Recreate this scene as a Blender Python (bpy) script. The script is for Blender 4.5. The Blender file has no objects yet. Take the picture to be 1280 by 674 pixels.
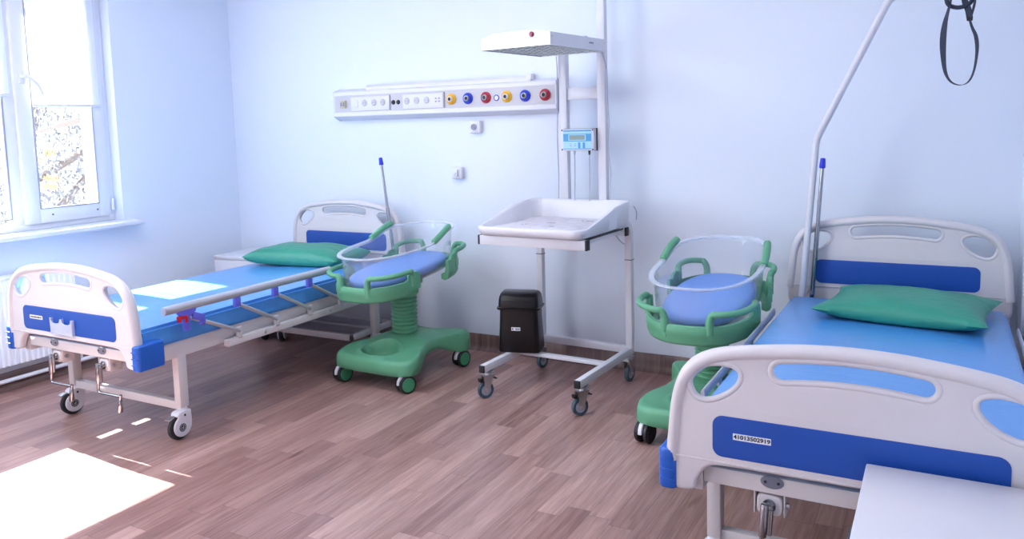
import bpy, bmesh, math, random
from mathutils import Vector, Matrix, Euler
random.seed(11)
S = bpy.context.scene
COL = S.collection
PI = math.pi

# ------------------------------------------------------------------ helpers
def lin(c):
    c = c / 255.0
    return c / 12.92 if c <= 0.04045 else ((c + 0.055) / 1.055) ** 2.4

def rgb(r, g, b):
    return (lin(r), lin(g), lin(b), 1.0)

class NT:
    """small node-tree helper"""
    def __init__(self, mat):
        self.t = mat.node_tree
        self.n = self.t.nodes
        self.l = self.t.links
    def add(self, kind, **kw):
        nd = self.n.new(kind)
        for k, v in kw.items():
            setattr(nd, k, v)
        return nd
    def math(self, op, a, b=None):
        m = self.add('ShaderNodeMath', operation=op)
        for i, v in enumerate((a, b)):
            if v is None: continue
            if isinstance(v, (int, float)): m.inputs[i].default_value = v
            else: self.l.new(v, m.inputs[i])
        return m.outputs[0]

def mat(name, col, rough=.5, metal=0., bump=0., bscale=60., vary=.03, vscale=6., coat=0., spec=.5, bdist=.004):
    m = bpy.data.materials.new(name)
    m.use_nodes = True
    k = NT(m)
    p = k.n['Principled BSDF']
    p.inputs['Roughness'].default_value = rough
    p.inputs['Metallic'].default_value = metal
    p.inputs['Specular IOR Level'].default_value = spec
    p.inputs['Coat Weight'].default_value = coat
    tc = k.add('ShaderNodeTexCoord')
    nz = k.add('ShaderNodeTexNoise')
    nz.inputs['Scale'].default_value = vscale
    nz.inputs['Detail'].default_value = 3
    k.l.new(tc.outputs['Object'], nz.inputs['Vector'])
    mx = k.add('ShaderNodeMix', data_type='RGBA')
    mx.inputs[6].default_value = tuple(max(0, c * (1 - vary)) for c in col[:3]) + (1,)
    mx.inputs[7].default_value = tuple(min(1, c * (1 + vary)) for c in col[:3]) + (1,)
    k.l.new(nz.outputs['Fac'], mx.inputs[0])
    k.l.new(mx.outputs[2], p.inputs['Base Color'])
    if bump > 0:
        n2 = k.add('ShaderNodeTexNoise')
        n2.inputs['Scale'].default_value = bscale
        n2.inputs['Detail'].default_value = 4
        k.l.new(tc.outputs['Object'], n2.inputs['Vector'])
        b = k.add('ShaderNodeBump')
        b.inputs['Strength'].default_value = bump
        b.inputs['Distance'].default_value = bdist
        k.l.new(n2.outputs['Fac'], b.inputs['Height'])
        k.l.new(b.outputs['Normal'], p.inputs['Normal'])
    return m

def clear_mat(name, tint, ior=1.45, haze=0.0, hazecol=(.9, .95, 1, 1)):
    """clear sheet: transparent with a fresnel reflection and a little milky haze"""
    m = bpy.data.materials.new(name)
    m.use_nodes = True
    k = NT(m)
    k.n.remove(k.n['Principled BSDF'])
    out = k.n['Material Output']
    tr = k.add('ShaderNodeBsdfTransparent'); tr.inputs['Color'].default_value = tint
    gl = k.add('ShaderNodeBsdfGlossy'); gl.inputs['Roughness'].default_value = .04
    lw = k.add('ShaderNodeLayerWeight'); lw.inputs['Blend'].default_value = .5
    f0 = ((ior - 1) / (ior + 1)) ** 2
    fr = k.math('ADD', k.math('MULTIPLY', k.math('POWER', lw.outputs['Facing'], 5.), 1 - f0), f0)      # Schlick, same from both sides
    mx = k.add('ShaderNodeMixShader')
    k.l.new(fr, mx.inputs[0]); k.l.new(tr.outputs[0], mx.inputs[1]); k.l.new(gl.outputs[0], mx.inputs[2])
    last = mx.outputs[0]
    if haze > 0:
        df = k.add('ShaderNodeBsdfDiffuse'); df.inputs['Color'].default_value = hazecol
        m2 = k.add('ShaderNodeMixShader'); m2.inputs[0].default_value = haze
        k.l.new(last, m2.inputs[1]); k.l.new(df.outputs[0], m2.inputs[2])
        last = m2.outputs[0]
    k.l.new(last, out.inputs['Surface'])
    return m

def catmull(pts, n=6, closed=True):
    P = [Vector(p) for p in pts]; N = len(P); out = []
    rng = range(N) if closed else range(N - 1)
    for i in rng:
        g = lambda j: P[j % N] if closed else P[min(max(j, 0), N - 1)]
        a, b, c, d = g(i - 1), g(i), g(i + 1), g(i + 2)
        for s in range(n):
            t = s / n
            out.append(.5 * ((2 * b) + (c - a) * t + (2 * a - 5 * b + 4 * c - d) * t * t + (3 * b - a - 3 * c + d) * t ** 3))
    if not closed: out.append(P[-1].copy())
    return out

def fillet(pts, r, n=6):
    P = [Vector(p) for p in pts]; out = [P[0]]
    for i in range(1, len(P) - 1):
        a, b, c = P[i - 1], P[i], P[i + 1]
        rr = min(r, (a - b).length * .49, (c - b).length * .49)
        p = b + (a - b).normalized() * rr; q = b + (c - b).normalized() * rr
        for s in range(n + 1):
            t = s / n
            out.append(p * (1 - t) ** 2 + b * 2 * t * (1 - t) + q * t * t)
    out.append(P[-1])
    return out

def rrect(w, h, r, n=5, cx=0., cy=0.):
    out = []
    for qx, qy, a0 in ((1, 1, 0), (-1, 1, 90), (-1, -1, 180), (1, -1, 270)):
        for s in range(n + 1):
            a = math.radians(a0 + 90 * s / n)
            out.append((cx + qx * (w / 2 - r) + r * math.cos(a), cy + qy * (h / 2 - r) + r * math.sin(a)))
    return out

class MB:
    """collects shapes into one mesh = one part"""
    def __init__(self):
        self.bm = bmesh.new()
    def _merge(self, b, M=None):
        if M is not None: bmesh.ops.transform(b, matrix=M, verts=b.verts)
        me = bpy.data.meshes.new('tmp'); b.to_mesh(me); b.free()
        self.bm.from_mesh(me); bpy.data.meshes.remove(me)
        return self
    def box(self, c, s, r=.004, seg=2, rot=None):
        b = bmesh.new(); bmesh.ops.create_cube(b, size=1)
        bmesh.ops.scale(b, vec=s, verts=b.verts)
        r = min(r, min(s) * .49)
        if r > 0: bmesh.ops.bevel(b, geom=b.edges[:], offset=r, segments=seg, affect='EDGES', profile=.5)
        M = Matrix.Translation(c)
        if rot: M = M @ Euler(rot).to_matrix().to_4x4()
        return self._merge(b, M)
    def span(self, x0, x1, y0, y1, z0, z1, r=.004, seg=2):
        return self.box(((x0 + x1) / 2, (y0 + y1) / 2, (z0 + z1) / 2), (abs(x1 - x0), abs(y1 - y0), abs(z1 - z0)), r, seg)
    def cyl(self, p0, p1, r0, r1=None, seg=24, bev=.0):
        p0, p1 = Vector(p0), Vector(p1); r1 = r0 if r1 is None else r1
        L = (p1 - p0).length
        prof = [(0, 0), (r0, 0), (r1, L), (0, L)]
        if bev > 0: prof = [(0, 0), (r0 - bev, 0), (r0 - bev * .3, bev * .3), (r0, bev), (r1, L - bev), (r1 - bev * .3, L - bev * .3), (r1 - bev, L), (0, L)]
        q = Vector((0, 0, 1)).rotation_difference((p1 - p0).normalized())
        return self.lathe(prof, seg, Matrix.Translation(p0) @ q.to_matrix().to_4x4())
    def lathe(self, prof, seg=32, M=None):
        b = bmesh.new(); rings = []
        for r, z in prof:
            if r < 1e-6: rings.append([b.verts.new((0, 0, z))])
            else: rings.append([b.verts.new((r * math.cos(2 * PI * i / seg), r * math.sin(2 * PI * i / seg), z)) for i in range(seg)])
        for A, B in zip(rings, rings[1:]):
            for i in range(seg):
                j = (i + 1) % seg
                if len(A) == 1 and len(B) == 1: continue
                if len(A) == 1: b.faces.new((A[0], B[j], B[i]))
                elif len(B) == 1: b.faces.new((A[i], A[j], B[0]))
                else: b.faces.new((A[i], A[j], B[j], B[i]))
        bmesh.ops.recalc_face_normals(b, faces=b.faces)
        return self._merge(b, M)
    def tube(self, pts, r, seg=14, closed=False, ry=None, up=(0, 0, 1), rs=None):
        """sweep of a circle (or ellipse r x ry) along pts"""
        P = [Vector(p) for p in pts]; N = len(P); b = bmesh.new(); rings = []; prev = None
        for i in range(N):
            if closed: t = P[(i + 1) % N] - P[i - 1]
            else: t = P[min(i + 1, N - 1)] - P[max(i - 1, 0)]
            t.normalize()
            if ry is not None or prev is None:
                u = Vector(up); u = u - t * u.dot(t)
                if u.length < 1e-4: u = Vector((1, 0, 0)) - t * t.x
                if u.length < 1e-4: u = Vector((0, 1, 0)) - t * t.y
            else: u = prev - t * prev.dot(t)
            u.normalize(); prev = u; v = t.cross(u)
            k = rs[i] if rs else 1.
            a_, b_ = r * k, (ry if ry is not None else r) * k
            rings.append([b.verts.new(P[i] + v * (a_ * math.cos(2 * PI * j / seg)) + u * (b_ * math.sin(2 * PI * j / seg))) for j in range(seg)])
        rr = list(zip(rings, rings[1:])) + ([(rings[-1], rings[0])] if closed else [])
        for A, B in rr:
            for j in range(seg):
                b.faces.new((A[j], A[(j + 1) % seg], B[(j + 1) % seg], B[j]))
        if not closed:
            b.faces.new(rings[0]); b.faces.new(rings[-1])
        bmesh.ops.recalc_face_normals(b, faces=b.faces)
        return self._merge(b)
    def prism(self, pts, depth, M=None, holes=(), bev=.0, bseg=3):
        """flat outline (list of 2-D points, with holes) given a thickness, centred on its plane"""
        cu = bpy.data.curves.new('tmpc', 'CURVE'); cu.dimensions = '2D'; cu.fill_mode = 'BOTH'
        cu.extrude = max(depth / 2 - bev, 0); cu.bevel_depth = bev; cu.bevel_resolution = bseg; cu.offset = -bev
        for loop in (pts,) + tuple(holes):
            sp = cu.splines.new('POLY'); sp.points.add(len(loop) - 1)
            for p, q in zip(sp.points, loop): p.co = (q[0], q[1], 0, 1)
            sp.use_cyclic_u = True
        o = bpy.data.objects.new('tmpo', cu); COL.objects.link(o)
        dg = bpy.context.evaluated_depsgraph_get()
        me = bpy.data.meshes.new_from_object(o.evaluated_get(dg))
        b = bmesh.new(); b.from_mesh(me)
        bmesh.ops.remove_doubles(b, verts=b.verts, dist=1e-5)
        bpy.data.objects.remove(o); bpy.data.curves.remove(cu); bpy.data.meshes.remove(me)
        return self._merge(b, M)
    def loft(self, rings, capa=True, capb=True, closed=True):
        b = bmesh.new(); R_ = [[b.verts.new(p) for p in ring] for ring in rings]
        for A, B in zip(R_, R_[1:]):
            n = len(A)
            for j in range(n if closed else n - 1):
                b.faces.new((A[j], A[(j + 1) % n], B[(j + 1) % n], B[j]))
        if capa: b.faces.new(R_[0])
        if capb: b.faces.new(R_[-1])
        bmesh.ops.recalc_face_normals(b, faces=b.faces)
        return self._merge(b)
    def text(self, s, size, M, depth=.0006):
        cu = bpy.data.curves.new('tmpt', 'FONT'); cu.body = s; cu.size = size; cu.extrude = depth
        cu.align_x = 'CENTER'; cu.align_y = 'CENTER'; cu.offset = size * .022
        o = bpy.data.objects.new('tmpo', cu); COL.objects.link(o)
        dg = bpy.context.evaluated_depsgraph_get()
        me = bpy.data.meshes.new_from_object(o.evaluated_get(dg))
        b = bmesh.new(); b.from_mesh(me)
        bpy.data.objects.remove(o); bpy.data.curves.remove(cu); bpy.data.meshes.remove(me)
        return self._merge(b, M)
    def build(self, name, m, parent=None, label=None, smooth=38, kind=None):
        me = bpy.data.meshes.new(name); self.bm.to_mesh(me); self.bm.free()
        me.materials.append(m)
        me.polygons.foreach_set('use_smooth', [True] * len(me.polygons))
        me.set_sharp_from_angle(angle=math.radians(smooth))
        me.update()
        o = bpy.data.objects.new(name, me); COL.objects.link(o)
        if parent is not None: o.parent = parent
        if label: o['label'] = label
        if kind: o['kind'] = kind
        return o

def each(mb, name, m, parent=None, label=None, smooth=38):
    """every separate piece of mb becomes a part of its own"""
    bm = mb.bm; bm.verts.index_update(); bm.verts.ensure_lookup_table(); seen = set(); out = []
    for v in bm.verts:
        if v.index in seen: continue
        st_, isl = [v], []
        seen.add(v.index)
        while st_:
            q = st_.pop(); isl.append(q)
            for e in q.link_edges:
                o = e.other_vert(q)
                if o.index not in seen: seen.add(o.index); st_.append(o)
        nb = MB(); mp = {q.index: nb.bm.verts.new(q.co) for q in isl}
        for f in {f for q in isl for f in q.link_faces}: nb.bm.faces.new([mp[q.index] for q in f.verts])
        out.append(nb.build(name, m, parent, label, smooth))
    bm.free()
    return out

def thing(name, label, cat, loc=(0, 0, 0), rz=0., group=None):
    o = bpy.data.objects.new(name, None); COL.objects.link(o)
    o.empty_display_size = .1
    o.location = loc; o.rotation_euler = (0, 0, rz)
    o['label'] = label; o['category'] = cat
    if group: o['group'] = group
    return o

def tag(o, label, cat, group=None, kind=None):
    o['label'] = label; o['category'] = cat
    if group: o['group'] = group
    if kind: o['kind'] = kind
    return o

def struct(o):
    o['kind'] = 'structure'; return o

def dup(root, loc, rz=None, label=None, group=None):
    def cp(o, parent):
        c = o.copy(); COL.objects.link(c); c.parent = parent
        for ch in [x for x in kids.get(o.name, [])]: cp(ch, c)
        return c
    kids = {}
    for o in bpy.data.objects:
        if o.parent: kids.setdefault(o.parent.name, []).append(o)
    r = cp(root, None)
    r.location = loc
    if rz is not None: r.rotation_euler = (0, 0, rz)
    if label: r['label'] = label
    if group: r['group'] = group
    return r

RX90 = Matrix.Rotation(PI / 2, 4, 'X')        # x,y -> x,z  (outline stands up, front faces -Y)
def stand(x=0, y=0, z=0): return Matrix.Translation((x, y, z)) @ RX90

# ------------------------------------------------------------------ materials
M = {}
M['wall'] = mat('pale_blue_wall_paint', rgb(217, 226, 238), .62, bump=.06, bscale=180, vary=.015, vscale=1.2)
M['ceiling'] = mat('white_ceiling_paint', rgb(238, 240, 244), .8)
M['pvc'] = mat('white_window_plastic', rgb(216, 219, 228), .3)
M['bedwhite'] = mat('cream_white_moulded_plastic', rgb(206, 202, 205), .38, bump=.05, bscale=260)
M['steel'] = mat('cream_powder_coated_steel', rgb(204, 200, 201), .38, bump=.03, bscale=300)
M['white'] = mat('white_enamel', rgb(208, 209, 216), .32)
M['whiteplas'] = mat('white_plastic', rgb(212, 213, 220), .35)
M['greyplas'] = mat('light_grey_strip', rgb(188, 188, 194), .45)
M['bluepanel'] = mat('royal_blue_insert', rgb(13, 72, 162), .5, bump=.12, bscale=420)
M['bluebump'] = mat('blue_bumper_plastic', rgb(26, 90, 184), .34)
M['bluecap'] = mat('blue_cap_plastic', rgb(30, 50, 200), .35)
M['violet'] = mat('violet_clamp_plastic', rgb(94, 98, 208), .4)
M['red'] = mat('red_latch_plastic', rgb(190, 18, 40), .35)
M['chrome'] = mat('chrome', (.36, .37, .40, 1), .12, 1.0)
M['zinc'] = mat('zinc_plated_steel', (.55, .57, .60, 1), .32, 1.0)
M['alu'] = mat('brushed_aluminium_tube', rgb(196, 198, 206), .36, .55)
M['rubber'] = mat('black_rubber', rgb(34, 35, 40), .55)
M['tyre'] = mat('blue_grey_rubber', rgb(62, 84, 96), .5)
M['black'] = mat('black_plastic', rgb(14, 12, 14), .28, spec=.35)
M['blackdull'] = mat('dark_end_cap', rgb(16, 18, 24), .5)
M['sticker'] = mat('white_sticker', rgb(226, 230, 240), .5)
M['ink'] = mat('black_ink', rgb(18, 18, 28), .6)
M['greyink'] = mat('grey_print', rgb(120, 124, 140), .6)
M['green'] = mat('green_moulded_plastic', rgb(92, 160, 124), .42, bump=.06, bscale=300)
M['greenwheel'] = mat('green_wheel_disc', rgb(62, 140, 100), .4)
M['acryl'] = clear_mat('clear_acrylic', (.965, .975, .99, 1), 1.38, .055)
M['acrylrim'] = clear_mat('acrylic_rim_highlight', (.88, .91, .96, 1), 1.5, .26)  # white mixed into the rim stands for its bright highlights
M['glass'] = clear_mat('window_glass', (.97, .985, .99, 1), 1.45)
M['gasyellow'] = mat('yellow_outlet', rgb(232, 178, 40), .35)
M['gasblue'] = mat('blue_outlet', rgb(30, 62, 190), .35)
M['gasred'] = mat('red_outlet', rgb(178, 36, 62), .35)
M['teal'] = mat('teal_front_foil', rgb(44, 146, 200), .4)
M['palecyan'] = mat('pale_cyan_foil', rgb(160, 212, 244), .4)
M['lcd'] = mat('lcd_glass', rgb(116, 140, 136), .25)
M['strap'] = mat('navy_webbing', rgb(38, 46, 66), .75, bump=.3, bscale=500)
M['cable'] = mat('grey_cable', rgb(168, 172, 186), .45)
M['pipe'] = mat('white_pipe', rgb(232, 234, 240), .35)
M['gasket'] = mat('grey_window_gasket', rgb(150, 155, 170), .6)
M['badge'] = mat('dark_grey_badge', rgb(112, 114, 130), .4)
M['shelf'] = mat('grey_ribbed_shelf', rgb(158, 152, 164), .5)
M['bark'] = mat('grey_brown_bark', rgb(120, 108, 104), .9, bump=.5, bscale=20)

def fabric(name, col, rough, wr, wscale, dist=.02, spec=.5):
    """sheet vinyl / cloth with long soft creases"""
    m = mat(name, col, rough, vary=.04, vscale=3, spec=spec)
    k = NT(m); p = k.n['Principled BSDF']
    tc = k.add('ShaderNodeTexCoord')
    mp = k.add('ShaderNodeMapping'); mp.inputs['Rotation'].default_value = (0, 0, .5); mp.inputs['Scale'].default_value = (1, 2.6, 1)
    k.l.new(tc.outputs['Object'], mp.inputs['Vector'])
    n1 = k.add('ShaderNodeTexNoise'); n1.inputs['Scale'].default_value = wscale; n1.inputs['Detail'].default_value = 2; n1.inputs['Distortion'].default_value = 1.2
    k.l.new(mp.outputs[0], n1.inputs['Vector'])
    n2 = k.add('ShaderNodeTexNoise'); n2.inputs['Scale'].default_value = 350
    k.l.new(tc.outputs['Object'], n2.inputs['Vector'])
    h = k.math('ADD', n1.outputs['Fac'], k.math('MULTIPLY', n2.outputs['Fac'], .03))
    b = k.add('ShaderNodeBump'); b.inputs['Strength'].default_value = wr; b.inputs['Distance'].default_value = dist
    k.l.new(h, b.inputs['Height']); k.l.new(b.outputs['Normal'], p.inputs['Normal'])
    return m
M['mattress'] = fabric('blue_vinyl_mattress', rgb(72, 146, 218), .35, .14, 3.0, .03)
pm_ = M['mattress'].node_tree.nodes['Principled BSDF']; pm_.inputs['Coat Weight'].default_value = .6; pm_.inputs['Coat Roughness'].default_value = .22
M['babymatt'] = fabric('blue_baby_mattress', rgb(108, 148, 216), .5, .35, 9.0, .01)
M['pillow'] = fabric('green_pillow_cloth', rgb(46, 142, 118), .42, .4, 7.0, .02)

def blind_mat():
    m = bpy.data.materials.new('white_roller_blind'); m.use_nodes = True
    k = NT(m); k.n.remove(k.n['Principled BSDF']); out = k.n['Material Output']
    tc = k.add('ShaderNodeTexCoord'); nz = k.add('ShaderNodeTexNoise'); nz.inputs['Scale'].default_value = 240
    k.l.new(tc.outputs['Object'], nz.inputs['Vector'])
    mx = k.add('ShaderNodeMix', data_type='RGBA'); mx.inputs[6].default_value = rgb(236, 240, 250); mx.inputs[7].default_value = rgb(250, 251, 255)
    k.l.new(nz.outputs['Fac'], mx.inputs[0])
    d = k.add('ShaderNodeBsdfDiffuse'); t = k.add('ShaderNodeBsdfTranslucent')
    k.l.new(mx.outputs[2], d.inputs['Color']); k.l.new(mx.outputs[2], t.inputs['Color'])
    s = k.add('ShaderNodeMixShader'); s.inputs[0].default_value = .5
    k.l.new(d.outputs[0], s.inputs[1]); k.l.new(t.outputs[0], s.inputs[2]); k.l.new(s.outputs[0], out.inputs['Surface'])
    return m
M['blind'] = blind_mat()

def leaf_mat(name, c1, c2):
    m = bpy.data.materials.new(name); m.use_nodes = True
    k = NT(m); k.n.remove(k.n['Principled BSDF']); out = k.n['Material Output']
    g = k.add('ShaderNodeNewGeometry')
    mx = k.add('ShaderNodeMix', data_type='RGBA'); mx.inputs[6].default_value = c1; mx.inputs[7].default_value = c2
    k.l.new(g.outputs['Random Per Island'], mx.inputs[0])
    d = k.add('ShaderNodeBsdfDiffuse'); t = k.add('ShaderNodeBsdfTranslucent')
    k.l.new(mx.outputs[2], d.inputs['Color']); k.l.new(mx.outputs[2], t.inputs['Color'])
    s = k.add('ShaderNodeMixShader'); s.inputs[0].default_value = .3
    k.l.new(d.outputs[0], s.inputs[1]); k.l.new(t.outputs[0], s.inputs[2]); k.l.new(s.outputs[0], out.inputs['Surface'])
    return m
M['leaf'] = leaf_mat('hazed_grey_leaves', rgb(100, 103, 112), rgb(140, 142, 154))  # leaves greyed: outdoor haze and flare are put into their colour
M['orangeleaf'] = leaf_mat('orange_blossom', rgb(206, 160, 124), rgb(214, 172, 138))

def wood_floor(name, along_y=True, dark=1.0):
    """vinyl plank: boards 0.1 m wide running away from the camera, staggered ends, oak grain"""
    m = bpy.data.materials.new(name); m.use_nodes = True
    k = NT(m); p = k.n['Principled BSDF']
    tc = k.add('ShaderNodeTexCoord')
    sx = k.add('ShaderNodeSeparateXYZ'); k.l.new(tc.outputs['Object'], sx.inputs[0])
    X, Y = sx.outputs[0], sx.outputs[1]
    W, L = .0975, .78
    row = k.math('FLOOR', k.math('DIVIDE', X, W))
    wn = k.add('ShaderNodeTexWhiteNoise', noise_dimensions='1D'); k.l.new(row, wn.inputs['W'])
    yy = k.math('DIVIDE', k.math('ADD', Y, k.math('MULTIPLY', wn.outputs['Value'], 3.1)), L)
    cell = k.math('FLOOR', yy)
    cb = k.add('ShaderNodeCombineXYZ'); k.l.new(row, cb.inputs[0]); k.l.new(cell, cb.inputs[1])
    wn2 = k.add('ShaderNodeTexWhiteNoise', noise_dimensions='3D'); k.l.new(cb.outputs[0], wn2.inputs['Vector'])
    # grain: stretched noise, shifted per board
    gv = k.add('ShaderNodeCombineXYZ')
    k.l.new(k.math('ADD', k.math('MULTIPLY', X, 34), k.math('MULTIPLY', wn2.outputs['Value'], 37)), gv.inputs[0])
    k.l.new(k.math('ADD', k.math('MULTIPLY', Y, 1.9), k.math('MULTIPLY', wn2.outputs['Value'], 91)), gv.inputs[1])
    n1 = k.add('ShaderNodeTexNoise'); n1.inputs['Scale'].default_value = 1.; n1.inputs['Detail'].default_value = 6; n1.inputs['Roughness'].default_value = .62; n1.inputs['Distortion'].default_value = .9
    k.l.new(gv.outputs[0], n1.inputs['Vector'])
    gv2 = k.add('ShaderNodeCombineXYZ')
    k.l.new(k.math('ADD', k.math('MULTIPLY', X, 130), k.math('MULTIPLY', wn2.outputs['Value'], 53)), gv2.inputs[0])
    k.l.new(k.math('MULTIPLY', Y, 7), gv2.inputs[1])
    n2 = k.add('ShaderNodeTexNoise'); n2.inputs['Scale'].default_value = 1.; n2.inputs['Detail'].default_value = 3
    k.l.new(gv2.outputs[0], n2.inputs['Vector'])
    kv = k.add('ShaderNodeCombineXYZ'); k.l.new(k.math('MULTIPLY', X, 15), kv.inputs[0]); k.l.new(k.math('ADD', k.math('MULTIPLY', Y, 4.2), k.math('MULTIPLY', wn2.outputs['Value'], 61)), kv.inputs[1])
    n3 = k.add('ShaderNodeTexNoise'); n3.inputs['Scale'].default_value = 1.; n3.inputs['Detail'].default_value = 2; k.l.new(kv.outputs[0], n3.inputs['Vector'])
    knot = k.math('MULTIPLY', k.math('MAXIMUM', k.math('SUBTRACT', n3.outputs['Fac'], .66), 0.), 1.6)
    t = k.math('ADD', k.math('MULTIPLY', n1.outputs['Fac'], .72), k.math('MULTIPLY', n2.outputs['Fac'], .35))
    t = k.math('ADD', t, k.math('MULTIPLY', k.math('SUBTRACT', wn2.outputs['Value'], .5), .27))
    t = k.math('SUBTRACT', k.math('ADD', t, .06), knot)
    cr = k.add('ShaderNodeValToRGB'); k.l.new(t, cr.inputs[0])
    e = cr.color_ramp.elements
    def C(r, g, b): return tuple(c * dark for c in rgb(r, g, b)[:3]) + (1,)
    e[0].position = .26; e[0].color = C(106, 77, 74)
    e[1].position = .98; e[1].color = C(202, 168, 161)
    a = cr.color_ramp.elements.new(.48); a.color = C(138, 105, 100)
    a = cr.color_ramp.elements.new(.70); a.color = C(167, 134, 127)
    # seams
    fx = k.math('FRACT', k.math('DIVIDE', X, W)); fy = k.math('FRACT', yy)
    ex = k.math('MINIMUM', fx, k.math('SUBTRACT', 1., fx)); ey = k.math('MINIMUM', fy, k.math('SUBTRACT', 1., fy))
    seam = k.math('MAXIMUM', k.math('LESS_THAN', ex, .010), k.math('LESS_THAN', ey, .0016))
    mx = k.add('ShaderNodeMix', data_type='RGBA'); k.l.new(k.math('MULTIPLY', seam, .55), mx.inputs[0])
    k.l.new(cr.outputs[0], mx.inputs[6]); mx.inputs[7].default_value = C(84, 60, 58)
    k.l.new(mx.outputs[2], p.inputs['Base Color'])
    p.inputs['Roughness'].default_value = .30
    b = k.add('ShaderNodeBump'); b.inputs['Strength'].default_value = .12; b.inputs['Distance'].default_value = .002
    k.l.new(n2.outputs['Fac'], b.inputs['Height']); k.l.new(b.outputs['Normal'], p.inputs['Normal'])
    return m
M['floor'] = wood_floor('wood_plank_vinyl')
M['skirt'] = wood_floor('wood_plank_vinyl_skirting', dark=.5)

def print_mat():
    """changing mat: off-white cloth with faint scattered print"""
    m = mat('printed_mat_cloth', rgb(206, 204, 212), .7, bump=.1, bscale=300)
    k = NT(m); p = k.n['Principled BSDF']
    tc = k.add('ShaderNodeTexCoord'); nz = k.add('ShaderNodeTexNoise'); nz.inputs['Scale'].default_value = 28; nz.inputs['Detail'].default_value = 5
    k.l.new(tc.outputs['Object'], nz.inputs['Vector'])
    cr = k.add('ShaderNodeValToRGB'); k.l.new(nz.outputs['Fac'], cr.inputs[0])
    e = cr.color_ramp.elements; e[0].position = .40; e[0].color = rgb(194, 191, 200); e[1].position = .46; e[1].color = rgb(206, 204, 212)
    k.l.new(cr.outputs[0], p.inputs['Base Color'])
    return m
M['printmat'] = print_mat()

# ------------------------------------------------------------------ room
XL, XR, YB, YF, ZC = -4.913, .33, 4.5, -1.4, 2.9
XO = -5.30                                   # outer face of the window wall
def wallbox(name, x0, x1, y0, y1, z0, z1, m='wall'):
    return struct(MB().span(x0, x1, y0, y1, z0, z1, 0).build(name, M[m]))
wallbox('floor', XL - .02, XR + .02, YF - .02, YB + .02, -.1, 0, 'floor')
wallbox('ceiling', XL - .3, XR + .1, YF - .1, YB + .1, ZC, ZC + .1, 'ceiling')
wallbox('wall_back', XL - .39, XR + .1, YB, YB + .12, 0, ZC)
wallbox('wall_right', XR, XR + .12, YF, YB, 0, ZC)
wallbox('wall_front', XL - .39, XR + .1, YF - .12, YF, 0, ZC)
# the window wall: the visible window, and an unseen opening added toward the camera for fill
WZ0, WZ1 = .925, 2.52
OPEN = [(1.70, 3.482), (-1.0, 1.05)]
b = MB()
b.span(XO, XL, YF, YB, 0, WZ0, 0).span(XO, XL, YF, YB, WZ1, ZC, 0)
b.span(XO, XL, OPEN[0][1], YB, WZ0, WZ1, 0).span(XO, XL, OPEN[1][1], OPEN[0][0], WZ0, WZ1, 0).span(XO, XL, YF, OPEN[1][0], WZ0, WZ1, 0)
struct(b.build('wall_left', M['wall']))
# coved wood-look skirting
def cove(name, pts):
    """pts: two floor points; profile rises .107 and curves into the floor"""
    a, c = Vector(pts[0]), Vector(pts[1]); d = (c - a).normalized(); n = Vector((d.y, -d.x, 0))
    prof = [(0, .107), (.006, .107), (.008, .10)] + [(.008 + .032 * (1 - math.cos(t)), .032 - .032 * math.sin(t) + .0005) for t in [PI / 2 * (1 - i / 6) * -1 + PI / 2 for i in range(7)][::-1]][::-1] + [(0, .0)]
    prof = [(0, .107), (.006, .107), (.009, .103), (.010, .045), (.014, .026), (.022, .012), (.034, .004), (.045, .0008), (0, .0008)]
    rings = [[p + n * u + Vector((0, 0, z)) for u, z in prof] for p in (a, c)]
    return struct(MB().loft(rings).build(name, M['skirt'], smooth=60))
cove('baseboard_back', ((XL, YB, 0), (XR, YB, 0)))
cove('baseboard_left', ((XL, YF, 0), (XL, YB, 0)))
cove('baseboard_right', ((XR, YB, 0), (XR, YF, 0)))

# window sill
b = MB(); b.span(-5.0, -4.805, 1.62, 3.57, .893, .925, .008, 3)
struct(b.build('trim_1', M['pvc']))
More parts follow.
